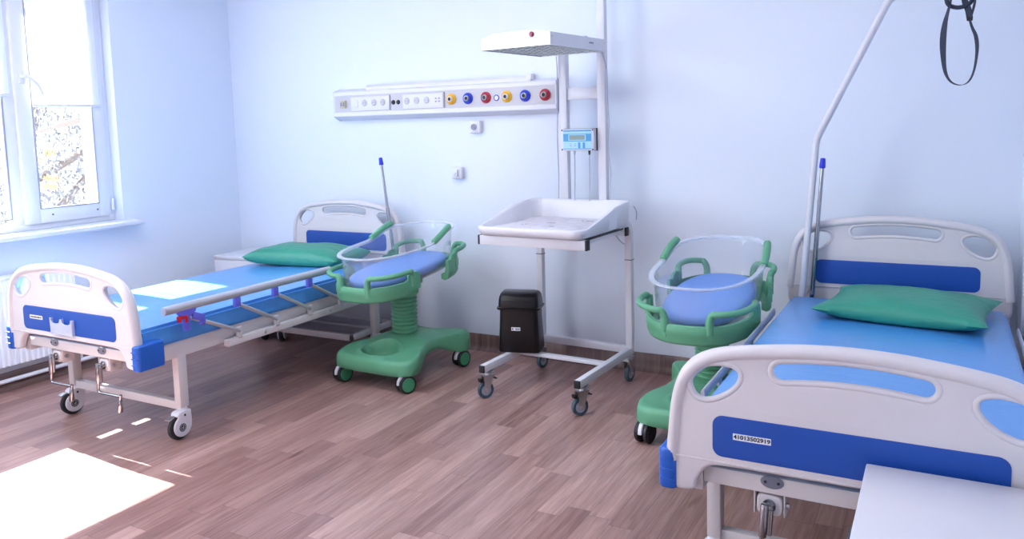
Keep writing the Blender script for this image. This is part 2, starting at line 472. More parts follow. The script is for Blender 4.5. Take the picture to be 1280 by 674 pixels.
# the window: fixed light on the left, opening sash on the right
FX0, FX1 = -5.065, -5.0
def ring_frame(x0, x1, y0, y1, z0, z1, w, r=.006):
    bb = MB()
    w = w if isinstance(w, tuple) else (w, w, w, w)      # left(y0), right(y1), bottom, top
    bb.span(x0, x1, y0, y0 + w[0], z0, z1, r); bb.span(x0, x1, y1 - w[1], y1, z0, z1, r)
    bb.span(x0, x1, y0 + w[0] - .004, y1 - w[1] + .004, z0, z0 + w[2], r); bb.span(x0, x1, y0 + w[0] - .004, y1 - w[1] + .004, z1 - w[3], z1, r)
    return bb
def window(name, y0, y1, fixed, sash):
    w = bpy.data.objects.new(name, None); COL.objects.link(w); w['kind'] = 'structure'
    bb = ring_frame(FX0, FX1, y0, y1, WZ0, WZ1, (.05, .045, .045, .05))
    if sash: bb.span(FX0, FX1, fixed[1], sash[0], WZ0 + .04, WZ1 - .04, .005)
    bb.build('window_frame', M['pvc'], w)
    gasket = ring_frame(-5.01, -4.999, fixed[0], fixed[1], 1.0, WZ1 - .08, .012, .003); gasket.build('glazing_bead', M['gasket'], w)
    MB().span(-5.04, -5.032, fixed[0] - .002, fixed[1] + .002, 1.0, WZ1 - .06, 0).build('glass_pane', M['glass'], w)
    if sash:
        s = ring_frame(-5.045, -4.98, sash[0], sash[1], .962, WZ1 - .03, (.098, .083, .092, .09), .009).build('sash', M['pvc'], w)
        g = ring_frame(-4.988, -4.977, sash[0] + .096, sash[1] - .081, 1.052, WZ1 - .118, .008, .003).build('glazing_bead', M['gasket'], s)
        MB().span(-5.02, -5.012, sash[0] + .09, sash[1] - .075, 1.045, WZ1 - .11, 0).build('glass_pane', M['glass'], s)
        hb = MB().box((-4.974, sash[0] + .045, 1.87), (.012, .034, .075), .005)
        hb.cyl((-4.98, sash[0] + .045, 1.875), (-4.94, sash[0] + .045, 1.875), .012)
        hb.tube(catmull([(-4.942, sash[0] + .04, 1.88), (-4.935, sash[0] + .075, 1.865), (-4.935, sash[0] + .12, 1.82), (-4.938, sash[0] + .145, 1.765)], 5, False), .009, ry=.012)
        hb.build('window_handle', M['pvc'], s)
        for yy in (sash[0] + .17, sash[1] - .10):
            MB().cyl((-4.981, yy, 1.012), (-4.976, yy, 1.012), .006).build('screw_cap', M['greyink'], s)
        MB().cyl((-4.975, sash[1] + .012, 1.0), (-4.975, sash[1] + .012, 1.075), .009).build('hinge', M['pvc'], w)
    return w
window('window_1', 1.70, 3.482, (1.76, 2.80), (2.865, 3.441))
window('window_2_unseen', -1.0, 1.05, (-.94, .99), None)  # unseen window, added to bring in soft light from the left

def blind(y0, y1, zb, x, label):
    t = thing('roller_blind', label, 'blind', (x, (y0 + y1) / 2, WZ1 - .06))
    h = (y1 - y0) / 2; zt = 0; zl = zb - (WZ1 - .06)
    MB().box((0, 0, zl / 2), (.0016, 2 * h, -zl), 0).build('blind_cloth', M['blind'], t)
    MB().box((.002, 0, zl - .004), (.014, 2 * h + .012, .018), .006).build('bottom_bar', M['pvc'], t)
    MB().box((.012, 0, .01), (.05, 2 * h + .03, .055), .015).build('head_cassette', M['pvc'], t)
    return t
bl = blind(2.965, 3.405, 1.705, -4.966, 'white roller blind drawn halfway down the opening window sash')
pts = [(.012, -.20, -.01)] + [(.016 + .002 * math.sin(i), -.205 + .012 * math.sin(i * .4), -.12 * i) for i in range(1, 9)] + [(.02, -.165, -1.17), (.02, -.130, -1.13)] + [(.018, -.135 - .01 * math.sin(i * .5), -1.13 + .15 * i) for i in range(1, 8)]
MB().tube(catmull(pts, 4, False), .0022, 6).build('bead_chain', M['pvc'], bl)
blind(1.76, 2.835, 1.765, -4.985, 'white roller blind drawn halfway down the fixed left window pane')

# ------------------------------------------------------------------ radiator, pipe
rad = thing('radiator', 'white ribbed panel radiator on the left wall under the window', 'radiator', (XL, 2.3, 0))
b = MB(); y0, y1 = -1.0, .73; n = 51
pr = []
for i in range(n * 6 + 1):
    yy = y0 + (y1 - y0) * i / (n * 6); ph = (i % 6) / 6
    pr.append((.098 + .007 * (1 if .25 < ph < .75 else 0), yy))
rings = [[(x, y, z) for x, y in pr] + [(.06, y1, z), (.06, y0, z)] for z in (.165, .68)]
b.loft(rings); b.build('front_panel', M['pipe'], rad, smooth=25)
MB().span(.03, .055, y0, y1, .165, .68, .006).build('rear_panel', M['pipe'], rad)
b = MB(); b.span(.028, .108, y0, y1, .678, .694, .003)
for i in range(40): b.span(.04, .095, y0 + .02 + i * .0425, y0 + .03 + i * .0425, .693, .696, 0)
b.build('top_grille', M['pipe'], rad)
MB().span(.03, .106, y1 - .004, y1 + .006, .16, .69, .003).build('side_cover', M['pipe'], rad)
each(MB().span(0.001, .031, y1 - .3, y1 - .26, .2, .6, .002).span(0.001, .031, y0 + .26, y0 + .3, .2, .6, .002), 'wall_bracket', M['pipe'], rad)
pp = MB(); pp.tube([(XL + .05, -1.2, .067), (XL + .05, 4.42, .067)], .013); pp.tube(fillet([(XL + .05, 3.07, .067), (XL + .05, 3.07, .14), (XL + .05, 3.045, .20)], .02), .009)
pp.span(XL + .0105, XL + .05, 1.0, 1.02, .06, .075, 0); pp.span(XL + .0105, XL + .05, 3.6, 3.62, .06, .075, 0)
tag(pp.build('heating_pipe', M['pipe']), 'white heating pipe low along the left wall above the skirting', 'pipe')

# ------------------------------------------------------------------ hospital beds
BX_L, BY_L = -3.713, 2.285
BX_R, BY_R = -.200, 2.187
OUT = [(-.470, .424), (-.436, .424), (-.414, .434), (-.404, .467), (-.376, .503), (-.33, .513), (-.16, .515), (0, .516)]
OUT2 = [(0, .893), (-.11, .889), (-.209, .879), (-.30, .866), (-.359, .853), (-.405, .833), (-.440, .803), (-.464, .764), (-.480, .70), (-.490, .60), (-.495, .50), (-.492, .445)]
def sym(h): return h + [(-x, z) for x, z in reversed(h)]
def board_outline():
    left = OUT2[::-1]                                    # bottom-left up to the top centre
    low = OUT                                            # from the left lobe in to the centre
    up = left + [(-x, z) for x, z in OUT2[1:]]           # left bottom -> over the top -> right bottom
    bot = [(-x, z) for x, z in low][:-1] + low[::-1]
    return [tuple(p[:2]) for p in catmull([(x, z, 0) for x, z in up + bot], 5)]
def hole_mid():
    o = []
    f = lambda x, z: z - .42 * x * x
    for i in range(13):
        x = -.172 + .344 * i / 12; o.append((x, f(x, .854)))
    for i in range(1, 8):
        a = PI / 2 - PI * i / 8; o.append((.172 + .033 * math.cos(a), f(.172, .8225) + .0315 * math.sin(a)))
    for i in range(13):
        x = .172 - .344 * i / 12; o.append((x, f(x, .791)))
    for i in range(1, 8):
        a = -PI / 2 - PI * i / 8; o.append((-.172 + .033 * math.cos(a), f(.172, .8225) + .0315 * math.sin(a)))
    return o
H1 = [(-.430, .748), (-.420, .782), (-.390, .806), (-.341, .815), (-.302, .810), (-.283, .792), (-.288, .763), (-.313, .734), (-.350, .711), (-.387, .702), (-.415, .714)]
H1 = [tuple(p[:2]) for p in catmull([(x, z, 0) for x, z in H1], 4)]
H3 = [(-x, z) for x, z in H1][::-1]

def end_board(name, root, y, dz, sticker=None, holder=False):
    """moulded head/foot board; front faces -Y"""
    b = MB(); b.prism(board_outline(), .034, stand(0, y + .022, dz), (hole_mid(), H1, H3), .012, 3)
    rim = catmull([(x * (.972 if abs(x) > .3 else .99), y + .022, z - .020 + dz) for x, z in ([(-.497, .530)] + OUT2[::-1][2:] + [(-x, z) for x, z in OUT2[1:-2]] + [(.497, .530)])], 5, False)
    b.tube(rim, .021, 12, ry=.027, up=(0, 1, 0))
    b.box((0, y + .0035, .527 + dz), (.95, .004, .006), .0018)                      # parting ridge over the lower flange
    for hl in (hole_mid(), H1, H3):
        b.tube([(x, y + .0125, z + dz) for x, z in hl], .0095, 10, True)
    if dz > 0: b.prism(rrect(.97, .27, .02, 4), .03, stand(0, y + .024, .535), bev=.006)
    o = b.build(name, M['bedwhite'], root, smooth=50)
    arch = lambda x, z: z - .04 * x * x
    pan = [(x, arch(x, z)) for x, z in rrect(.724, .120, .028, 6, 0, .609)]
    top = []
    MB().prism(pan, .004, stand(0, y + .0045, dz), bev=.0012).build('blue_panel', M['bluepanel'], o, 'royal blue recessed panel')
    if sticker:
        st = MB().box((-.252, y + .0018, .610 + dz), (.104, .0012, .0185), 0).build('inventory_sticker', M['sticker'], o)
        tx = MB()
        if sticker == 'dash':
            for i in range(11): tx.box((-.252 - .042 + i * .0084, y + .0008, .610 + dz), (.0056, .0008, .0085 if i % 3 else .0062), 0)
        else: tx.text(sticker, .0160, stand(-.252, y + .0008, .610 + dz) @ Matrix.Diagonal((1.14, 1, 1, 1)))
        tx.build('printed_number', M['ink'], st)
    if holder:
        hb = MB()
        def notch(x0, x1, z): return [(x0 + (x1 - x0) * (.5 - .5 * math.cos(PI * q / 8)), z - .020 * math.sin(PI * q / 8) ** .7) for q in range(9)]
        ol = [(-.114, .545), (.050, .545), (.057, .624), (.049, .624)] + notch(.047, -.022, .618) + [(-.024, .622), (-.036, .622)] + notch(-.038, -.107, .618) + [(-.109, .624), (-.117, .624)]
        hb.prism(ol, .003, stand(0, y - .012, dz), bev=.0006)
        for x in (-.1135, -.030, .0535): hb.span(x - .003, x + .003, y - .012, y + .002, .546 + dz, .622 + dz, .001)
        for x in (-.072, .012): hb.span(x - .040, x + .040, y - .013, y + .002, .545 + dz, .549 + dz, .001); hb.span(x - .015, x + .013, y - .0145, y - .0115, .549 + dz, .566 + dz, .002)
        hb.build('chart_holder', M['acrylrim2'], o, 'clear plastic chart holder')
    for s in (-1, 1) if dz == 0 else ():
        bb = MB()
        bb.prism(rrect(.056, .148, .020, 5, 0, 0), .122, Matrix.Translation((s * .494, y + .068, .482 + dz)), bev=.010)
        for dzz in (-.030, 0, .030): bb.box((s * .494, y - .0065, .482 + dz + dzz), (.042, .006, .006), .0025)
        bb.build('corner_bumper', M['bluebump'], o, 'blue corner bumper')
    return o
M['acrylrim2'] = clear_mat('frosted_holder_plastic', (.82, .88, .98, 1), 1.45, .34)

def bed_caster(root, x, y, ang):
    """single-wheel caster under a white shroud, with brake pedal; contact on the floor"""
    R_ = .0625
    ca, sa = math.cos(ang), math.sin(ang)                 # axle direction (ca, sa)
    ax = Vector((ca, sa, 0)); fw = Vector((-sa, ca, 0)); cx, cy = x + fw.x * .028, y + fw.y * .028
    c = Vector((cx, cy, R_))
    fork = MB()
    fork.cyl((x, y, .132), (x, y, .158), .026, .022, bev=.003)
    # shroud: disc covers on both faces of the wheel plus the hood over it
    MX = Matrix(((ca, -sa, 0, 0), (sa, ca, 0, 0), (0, 0, 1, 0), (0, 0, 0, 1)))
    q = Matrix.Translation(c) @ MX @ Matrix.Rotation(PI / 2, 4, 'Y')     # local z along the axle
    prof = [(-.062 * math.sin(math.radians(a)), .062 * math.cos(math.radians(a))) for a in range(-20, 201, 10)]
    out = []
    for a in range(-150, 61, 10):                         # outline in (fw, z): round below, hood above toward the stem
        out.append((.051 * math.cos(math.radians(a)) - .004, .051 * math.sin(math.radians(a)) + .004))
    out += [(.020, .062), (.012, .078), (-.050, .080), (-.058, .060), (-.060, .03), (-.058, -.005)]
    M4 = Matrix.Translation(c) @ MX @ Matrix.Rotation(PI / 2, 4, 'Z') @ RX90
    for s in (-1, 1):
        fork.prism([tuple(p[:2]) for p in catmull([(u, v, 0) for u, v in out], 2)], .012, M4 @ Matrix.Translation((0, 0, s * .021)), bev=.005)
    fork.prism([tuple(p[:2]) for p in catmull([(u, v, 0) for u, v in [(.022, .056), (.012, .078), (-.050, .080), (-.058, .06), (-.03, .056)]], 3)], .05, M4, bev=.004)
    f = fork.build('caster', M['whiteplas'], root)
    w = MB(); w.lathe([(0, -.014), (.045, -.014), (.058, -.0135), (R_, -.008), (R_, .008), (.058, .0135), (.045, .014), (0, .014)], 36, q)
    w.build('wheel', M['rubber'], f)
    hub = MB(); 
    for s in (-1, 1): hub.cyl(c + ax * s * .026, c + ax * s * .0285, .020, seg=24)
    each(hub, 'hub_cap', M['rubber'], f)
    for s in (-1, 1):
        o = c + ax * s * .0288; ringm = MB()
        ringm.tube([o + fw * (.0145 * math.cos(t * PI / 12)) + Vector((0, 0, .0145 * math.sin(t * PI / 12))) for t in range(24)], .0008, 6, True)
        ringm.tube([o + fw * (.0045 * math.cos(t * PI / 6)) + Vector((0, 0, .0045 * math.sin(t * PI / 6) - .002)) for t in range(12)], .001, 6, True)
        ringm.tube([o + fw * s * .0045 + Vector((0, 0, -.002)), o + fw * s * .0045 + Vector((0, 0, .009))], .001, 6)
        ringm.build('hub_emblem', M['whiteplas'], f)
    rv = MB()
    for s in (-1, 1): rv.cyl(c + ax * s * .024 + Vector((-fw.x * .018, -fw.y * .018, .058)), c + ax * s * .0278 + Vector((-fw.x * .018, -fw.y * .018, .058)), .006)
    each(rv, 'rivet', M['rubber'], f)
    pd = MB(); e = c + fw * .052 + Vector((0, 0, .058))
    pd.box(e, (.034, .036, .008), .003, rot=(0, math.radians(16), ang + PI / 2)); pd.tube([c + fw * .02 + Vector((0, 0, .058)), e], .006, 8)
    pd.build('brake_pedal', M['zinc'], f)
    return f

def bed(label, loc, cranks, sticker, holder, rail_right, caster_angles):
    t = thing('hospital_bed', label, 'bed', loc, 0, 'hospital beds')
    end_board('footboard', t, 0, 0, sticker, holder)
    end_board('headboard', t, 2.05, .115)
    LEN = 2.06
    # bed deck frame
    fr = MB()
    for s in (-1, 1): fr.span(s * .40, s * .445, .045, LEN - .09, .412, .494, .006)
    for y in (.5, 1.0, 1.5, 1.90): fr.span(-.41, .41, y, y + .05, .425, .485, .004)
    fr.span(-.40, .40, .045, .085, .440, .492, .006)
    for s in (-1, 1): fr.span(s * .28, s * .32, 1.992, 2.055, .42, .575, .004); fr.span(s * .29, s * .50, 1.96, 2.045, .442, .456, .002)
    fr.build('bed_frame', M['steel'], t)
    dk = MB()
    for i in range(15): dk.span(-.40, .40, .10 + i * .123, .19 + i * .123, .482, .4945, .003)
    dk.build('deck_slats', M['steel'], t)
    k = 0
    for y in (.285, 1.815):
        for s in (-1, 1):
            MB().span(s * .402, s * .447, y - .026, y + .026, .155, .43, .006).build('leg', M['steel'], t)
        MB().span(-.41, .41, y - .015, y + .020, .142, .184, .004).build('leg_crossbar', M['steel'], t)
        for s in (-1, 1):
            bed_caster(t, s * .424, y, caster_angles[k]); k += 1
    # cranks at the foot
    for i, (cx, fold) in enumerate(cranks):
        cz, cy = .402, .085
        hs = MB(); hs.prism(rrect(.070, .060, .016, 4), .06, stand(cx, cy, cz), bev=.006)
        hs.span(cx - .043, cx - .039, cy - .028, cy + .035, cz - .030, cz + .042, .001); hs.span(cx + .039, cx + .043, cy - .028, cy + .035, cz - .030, cz + .042, .001); hs.span(cx - .043, cx + .043, cy - .028, cy + .035, cz + .036, cz + .041, .001)
        h = hs.build('crank_housing', M['bedwhite'], t)
        MB().cyl((cx + .043, cy - .01, cz), (cx + .054, cy - .01, cz), .008).build('housing_bolt', M['zinc'], h)
        cr = MB(); cr.cyl((cx, cy - .028, cz), (cx, .028, cz), .013, bev=.002); cr.tube([(cx, cy - .025, cz), (cx, cy - .036, cz)], .019, 20)
        cr.cyl((cx - .007, .030, cz + .014), (cx - .014, .030, cz - .085), .0115, bev=.003); cr.cyl((cx + .009, .032, cz), (cx + .004, .032, cz - .075), .008)
        cr.tube(fillet([(cx - .014, .030, cz - .08), (cx - .022, .030, cz - .130), (cx + .132, .040, cz - .134)], .020, 6), .0068)
        c0 = cr.build('crank', M['chrome'], t, 'chrome folding crank')
        gp = MB(); gp.cyl((cx + .132, .040, cz - .126), (cx + .126, .040, cz - .150), .007); gp.cyl((cx + .127, .040, cz - .148), (cx + .119, .040, cz - .212), .009, .0125, bev=.003)
        gp.build('crank_grip', M['chrome'], c0)
        ov = MB()
        ov.lathe([(0, 0), (.030, 0), (.032, .002), (.028, .005), (0, .006)], 28, stand(cx + .01, .0445, .478) @ Matrix.Diagonal((1, .62, 1, 1)))
        bdg = ov.build('crank_badge', M['badge'], t, 'oval grey plate above the crank')
        sc = MB()
        for s in (-1, 1): sc.cyl((cx + .01 + s * .018, .039, .478), (cx + .01 + s * .018, .037, .478), .004)
        each(sc, 'badge_screw', M['rubber'], bdg)
    # folding side rails
    for s in (-1, 1):
        up = rail_right and s > 0
        rz, ro = (.672, .513) if up else ((.590 if not rail_right else .525), .486)
        y0, y1 = .150, 1.30
        if not up: y0, y1 = .36, 1.62
        rl = MB(); rl.tube([(s * ro, y0, rz), (s * ro, y1, rz)], .016 if up else .007, 18, ry=.0215 if up else .019)
        rr = rl.build('side_rail', M['alu'], t, 'grey tube of the folding side rail')
        lb = MB(); lb.span(s * .446, s * .482, .545, 1.66, .394, .432, .004); lb.build('rail_mount', M['steel'], rr)
        bz = MB()
        for y in (.80, 1.33): bz.cyl((s * .482, y, .413), (s * .486, y, .413), .008)
        each(bz, 'mount_bolt', M['zinc'], rr)
        for i in range(4):
            yb = .625 + i * .268; yt = yb - (.345 if i == 0 else .305); zt = rz - .052 if up else rz - .03
            br = MB(); br.box((s * .474, yb, .452), (.016, .034, .066), .004); br.cyl((s * .481, yb, .464), (s * .485, yb, .464), .006); br.build('rail_bracket', M['steel'], rr)
            MB().tube([(s * .478, yb, .464), (s * (ro - .002), yt, zt)], .0105 if up else .006, 12).build('rail_strut', M['alu'], rr)
            cl = MB()
            if i == 0 and up:
                cl.prism([(-.060, .030), (.045, .030), (.045, .010), (.008, -.012), (.008, -.078), (-.022, -.078), (-.024, -.020), (-.052, .008)], .022, Matrix.Translation((s * ro, yt + .0, zt + .012)) @ Matrix.Rotation(PI / 2, 4, 'Z') @ RX90, bev=.003)
                cl.box((s * ro, yt + .060, zt - .012), (.024, .075, .036), .006, rot=(math.radians(-24), 0, 0))
                cl.box((s * ro, yt + .085, zt - .045), (.022, .028, .036), .008, rot=(math.radians(-24), 0, 0))
                lt = MB(); lt.box((s * (ro + .004), yt - .035, zt + .004), (.022, .050, .018), .006); lt.box((s * (ro + .004), yt - .05, zt - .006), (.022, .014, .026), .005); lt.box((s * (ro + .004), yt - .014, zt - .010), (.022, .016, .032), .005)
                cl.build('release_catch', M['violet'], rr, 'violet release catch'); lt.build('release_trigger', M['red'], rr, 'red release trigger')
            else:
                cl.box((s * ro, yt, zt + .008), (.024 if up else .010, .036, .05 if up else .03), .004)
                cl.build('rail_clamp', M['violet'] if up else M['alu'], rr, 'violet clamp' if up else None)
    # ribbed basin shelf between the head-end legs
    sh = MB(); sh.span(-.23, .415, 1.585, 1.605, .150, .192, .003); sh.span(.395, .415, 1.585, 2.0, .150, .192, .003); sh.span(-.23, .415, 1.985, 2.005, .150, .192, .003); sh.span(-.23, -.21, 1.585, 2.0, .150, .192, .003)
    s0 = sh.build('under_shelf', M['steel'], t)
    sl = MB()
    for i in range(4): sl.span(-.225, .40, 1.606 + i * .095, 1.694 + i * .095, .168, .180, .002)
    sl.build('shelf_slats', M['shelf'], s0, 'grey shelf slats')
    return t

bed('hospital bed by the window with its grey side rail raised', (BX_L, BY_L, 0),
    ((-.197, 0), (.177, 0)), 'dash', True, True, (math.radians(174), math.radians(182), math.radians(35), math.radians(-40)))
bed('hospital bed in the right foreground with numbered blue footboard panel', (BX_R, BY_R, 0),
    ((-.214, 0), (.18, 0)), '41013502919', False, False, (math.radians(160), math.radians(-30), math.radians(20), math.radians(-40)))

# ------------------------------------------------------------------ mattresses and pillows
def mattress(name, label, cx, y0, y1, w, z0, h, group):
    """soft slab: rounded edges, crowned top"""
    nx, ny, nz = 36, 72, 8
    b = bmesh.new()
    bmesh.ops.create_cube(b, size=1)
    bmesh.ops.scale(b, vec=(w, y1 - y0, h), verts=b.verts)
    bmesh.ops.bevel(b, geom=b.edges[:], offset=.015, segments=4, affect='EDGES')
    bmesh.ops.subdivide_edges(b, edges=[e for e in b.edges if e.calc_length() > .3], cuts=28, use_grid_fill=True)
    rnd = random.Random(hash(name) % 97 + int(cx * 10))
    ph = [(rnd.uniform(3, 9), rnd.uniform(2, 6), rnd.uniform(0, 6), rnd.uniform(.0005, .0018)) for _ in range(8)]
    for v in b.verts:
        u, t = v.co.x / (w / 2), v.co.y / ((y1 - y0) / 2)
        if v.co.z > 0:
            k = max(0, 1 - abs(u) ** 4) * max(0, 1 - abs(t) ** 6)
            v.co.z += .012 * k + k * sum(a * math.sin(fx * v.co.x + fy * v.co.y + p) for fx, fy, p, a in ph)
    me = MB(); me.bm.free(); me.bm = b
    o = me.build('mattress', M['mattress'], None, smooth=60)
    o.location = (cx, (y0 + y1) / 2, z0 + h / 2)
    return tag(o, label, 'mattress', group)
mattress('a', 'light blue vinyl mattress on the bed by the window, sunlit patches', BX_L, BY_L + .05, BY_L + 1.985, .930, .495, .102, 'mattresses on the beds')
mattress('b', 'blue vinyl mattress on the bed in the right foreground', BX_R, BY_R + .05, BY_R + 1.985, .930, .495, .102, 'mattresses on the beds')

def pillow(label, loc, rz, w, d, h, seed, ex=.55, pinch=.10):
    n = 40; rnd = random.Random(seed); b = bmesh.new(); top, bot = {}, {}
    ph = [(rnd.uniform(8, 22), rnd.uniform(8, 22), rnd.uniform(0, 6), rnd.uniform(.001, .0022)) for _ in range(6)]
    for i in range(n + 1):
        for j in range(n + 1):
            u, v = -1 + 2 * i / n, -1 + 2 * j / n
            pin = 1 - pinch * (1 - v * v) * abs(u) ** 3; pin2 = 1 - .11 * (1 - u * u) * abs(v) ** 3
            x, y = u * w / 2 * pin, v * d / 2 * pin2
            e = max(0., (1 - abs(u) ** 2.6)) ** ex * max(0., (1 - abs(v) ** 2.6)) ** ex
            wr = sum(a * math.sin(fx * x + fy * y + p) for fx, fy, p, a in ph) * e
            rad = .004 * math.sin(16 * math.atan2(v, u)) * e * (abs(u) ** 2 + abs(v) ** 2) * .5
            zt = h * .72 * e + wr + rad; zb = -h * .28 * min(1., e * 2.2)
            lift = .012 * (u * u * v * v)
            top[i, j] = b.verts.new((x, y, zt + h * .28 + lift))
            bot[i, j] = top[i, j] if (i in (0, n) or j in (0, n)) else b.verts.new((x, y, zb + h * .28 + lift))
    for i in range(n):
        for j in range(n):
            b.faces.new((top[i, j], top[i + 1, j], top[i + 1, j + 1], top[i, j + 1]))
            b.faces.new((bot[i, j + 1], bot[i + 1, j + 1], bot[i + 1, j], bot[i, j]))
    me = MB(); me.bm.free(); me.bm = b
    o = me.build('pillow', M['pillow'], None, smooth=70)
    o.location = loc; o.rotation_euler = (0, 0, rz)
    return tag(o, label, 'pillow', 'pillows on the beds')
pillow('green pillow at the head of the bed by the window', (-3.79, 4.03, .615), math.radians(5), .76, .42, .120, 3, .40, .05)
pillow('large green pillow on the bed in the right foreground', (-.132, 3.87, .617), math.radians(-8), .69, .54, .105, 5)

# ------------------------------------------------------------------ infusion poles, lifting pole, strap
def iv_pole(label, p0, p1):
    p0, p1 = Vector(p0), Vector(p1); d = (p1 - p0).normalized()
    t = thing('infusion_pole', label, 'infusion pole', p0, 0, 'infusion poles clipped to the beds')
    q = p1 - p0
    MB().cyl((0, 0, 0), q * .62, .0115).cyl(q * .60, q, .0095).build('pole', M['chrome'], t)
    MB().cyl(q - d * .012, q + d * .040, .0155, .0125, bev=.006).build('pole_cap', M['bluecap'], t, 'blue cap')
    return t
iv_pole('chrome infusion pole with blue cap at the window bed headboard', (-3.238, 4.30, .47), (-3.335, 4.30, 1.265))
iv_pole('chrome infusion pole with blue cap at the right foreground bed', (-.579, 4.198, .47), (-.529, 4.198, 1.255))

lp = thing('lifting_pole', 'bent white lifting pole rising behind the right foreground bed', 'lifting pole', (-.629, 4.196, .46))
o0 = Vector((-.629, 4.196, .46))
path = [Vector(p) - o0 for p in ((-.629, 4.196, .46), (-.558, 4.196, 1.385), (-.232, 3.97, 2.005), (.046, 3.75, 2.13))]
MB().tube(fillet(path, .03, 8), .0165, 18).build('pole', M['white'], lp)
MB().cyl(path[-1] - Vector((0, 0, .0)), path[-1] + Vector((.02, -.016, .009)), .018, bev=.004).build('end_plug', M['blackdull'], lp)
hk = MB(); hk.tube([path[-1] + Vector((-.01 + .024 * math.cos(t * PI / 10), .006, -.02 + .036 * math.sin(t * PI / 10))) for t in range(20)], .0045, 8, True)
hk.build('strap_ring', M['zinc'], lp)

st = thing('lifting_strap', 'dark webbing strap with grip loop hanging above the right bed', 'strap', (.046, 3.75, 2.09))
def ribbon(points, w, th, wdir):
    """flat band swept along points; wdir gives the across direction at each point"""
    P = [Vector(p) for p in points]; rings = []
    for i, p in enumerate(P):
        t = (P[min(i + 1, len(P) - 1)] - P[max(i - 1, 0)]).normalized()
        a = Vector(wdir(i / (len(P) - 1))); a = (a - t * a.dot(t)).normalized(); n = t.cross(a)
        rings.append([p + a * w / 2 + n * th / 2, p - a * w / 2 + n * th / 2, p - a * w / 2 - n * th / 2, p + a * w / 2 - n * th / 2])
    return rings
b = MB()
main = catmull([(-.012, 0, 0), (-.030, .0, -.10), (-.043, 0, -.165), (-.055, 0, -.22), (-.061, 0, -.28), (-.060, 0, -.345), (-.051, 0, -.42), (-.030, 0, -.463), (.004, 0, -.479), (.034, 0, -.466), (.052, 0, -.42), (.060, 0, -.345), (.055, 0, -.29), (.040, 0, -.25), (.031, 0, -.22)], 5, False)
def ang(t):
    k = .50 if .30 < t < .52 else (.32 if t < .8 else .34)
    k = .2 + .75 * math.exp(-((t - .30) / .12) ** 2) + .25 * math.exp(-((t - .84) / .08) ** 2)
    return (math.sin(k * .9), -math.cos(k * .9), 0)
b.loft(ribbon(main, .030, .0022, ang))
b.build('webbing_loop', M['strap'], st)
b = MB(); b.loft(ribbon(catmull([(.031, 0, -.215), (.025, 0, -.18), (.012, .004, -.14), (.004, 0, -.06), (.0, 0, .0)], 5, False), .028, .003, lambda t: (.75, -.66, 0)))
b.loft(ribbon(catmull([(.033, -.002, -.215), (.046, -.004, -.16), (.046, -.004, -.11), (.03, -.002, -.06), (.0, 0, .0)], 5, False), .026, .003, lambda t: (.25, -.97, 0)))
b.build('webbing_tail', M['strap'], st)
MB().box((.031, -.001, -.217), (.022, .012, .016), .004).build('buckle', M['blackdull'], st)
g = [(-.046 + .0, 0, -.105), (-.052, 0, -.135), (-.040, 0, -.158), (-.008, 0, -.168), (.026, 0, -.158), (.038, 0, -.135), (.032, 0, -.105), (.0, 0, -.096)]
MB().tube(catmull(g, 5), .0085, 12, True).build('grip_handle', M['strap'], st)

# ------------------------------------------------------------------ bassinets
TILT = .087
def plan(th, hw, y0, y1, e=2.6):
    """point of the tub's rounded plan; th=0 at the foot (-Y), growing toward +X"""
    c, s = math.cos(th), math.sin(th)
    yc, L = (y0 + y1) / 2, (y1 - y0) / 2
    return (hw * math.copysign(abs(s) ** (2 / e), s), yc - L * math.copysign(abs(c) ** (2 / e), c))
def sst(a, b, x):
    t = min(1, max(0, (x - a) / (b - a))); return t * t * (3 - 2 * t)
TY0, TY1, FLZ = -.415, .425, .578
def tubz(y, z): return FLZ + z + TILT * (y - TY0)
def rimz(y): return .194 + .046 * sst(-.02, .23, y)
def off_plan(th, d, e=2.6): return plan(th, .235 + d, TY0 + .012 - d, TY1 - .012 + d, e)

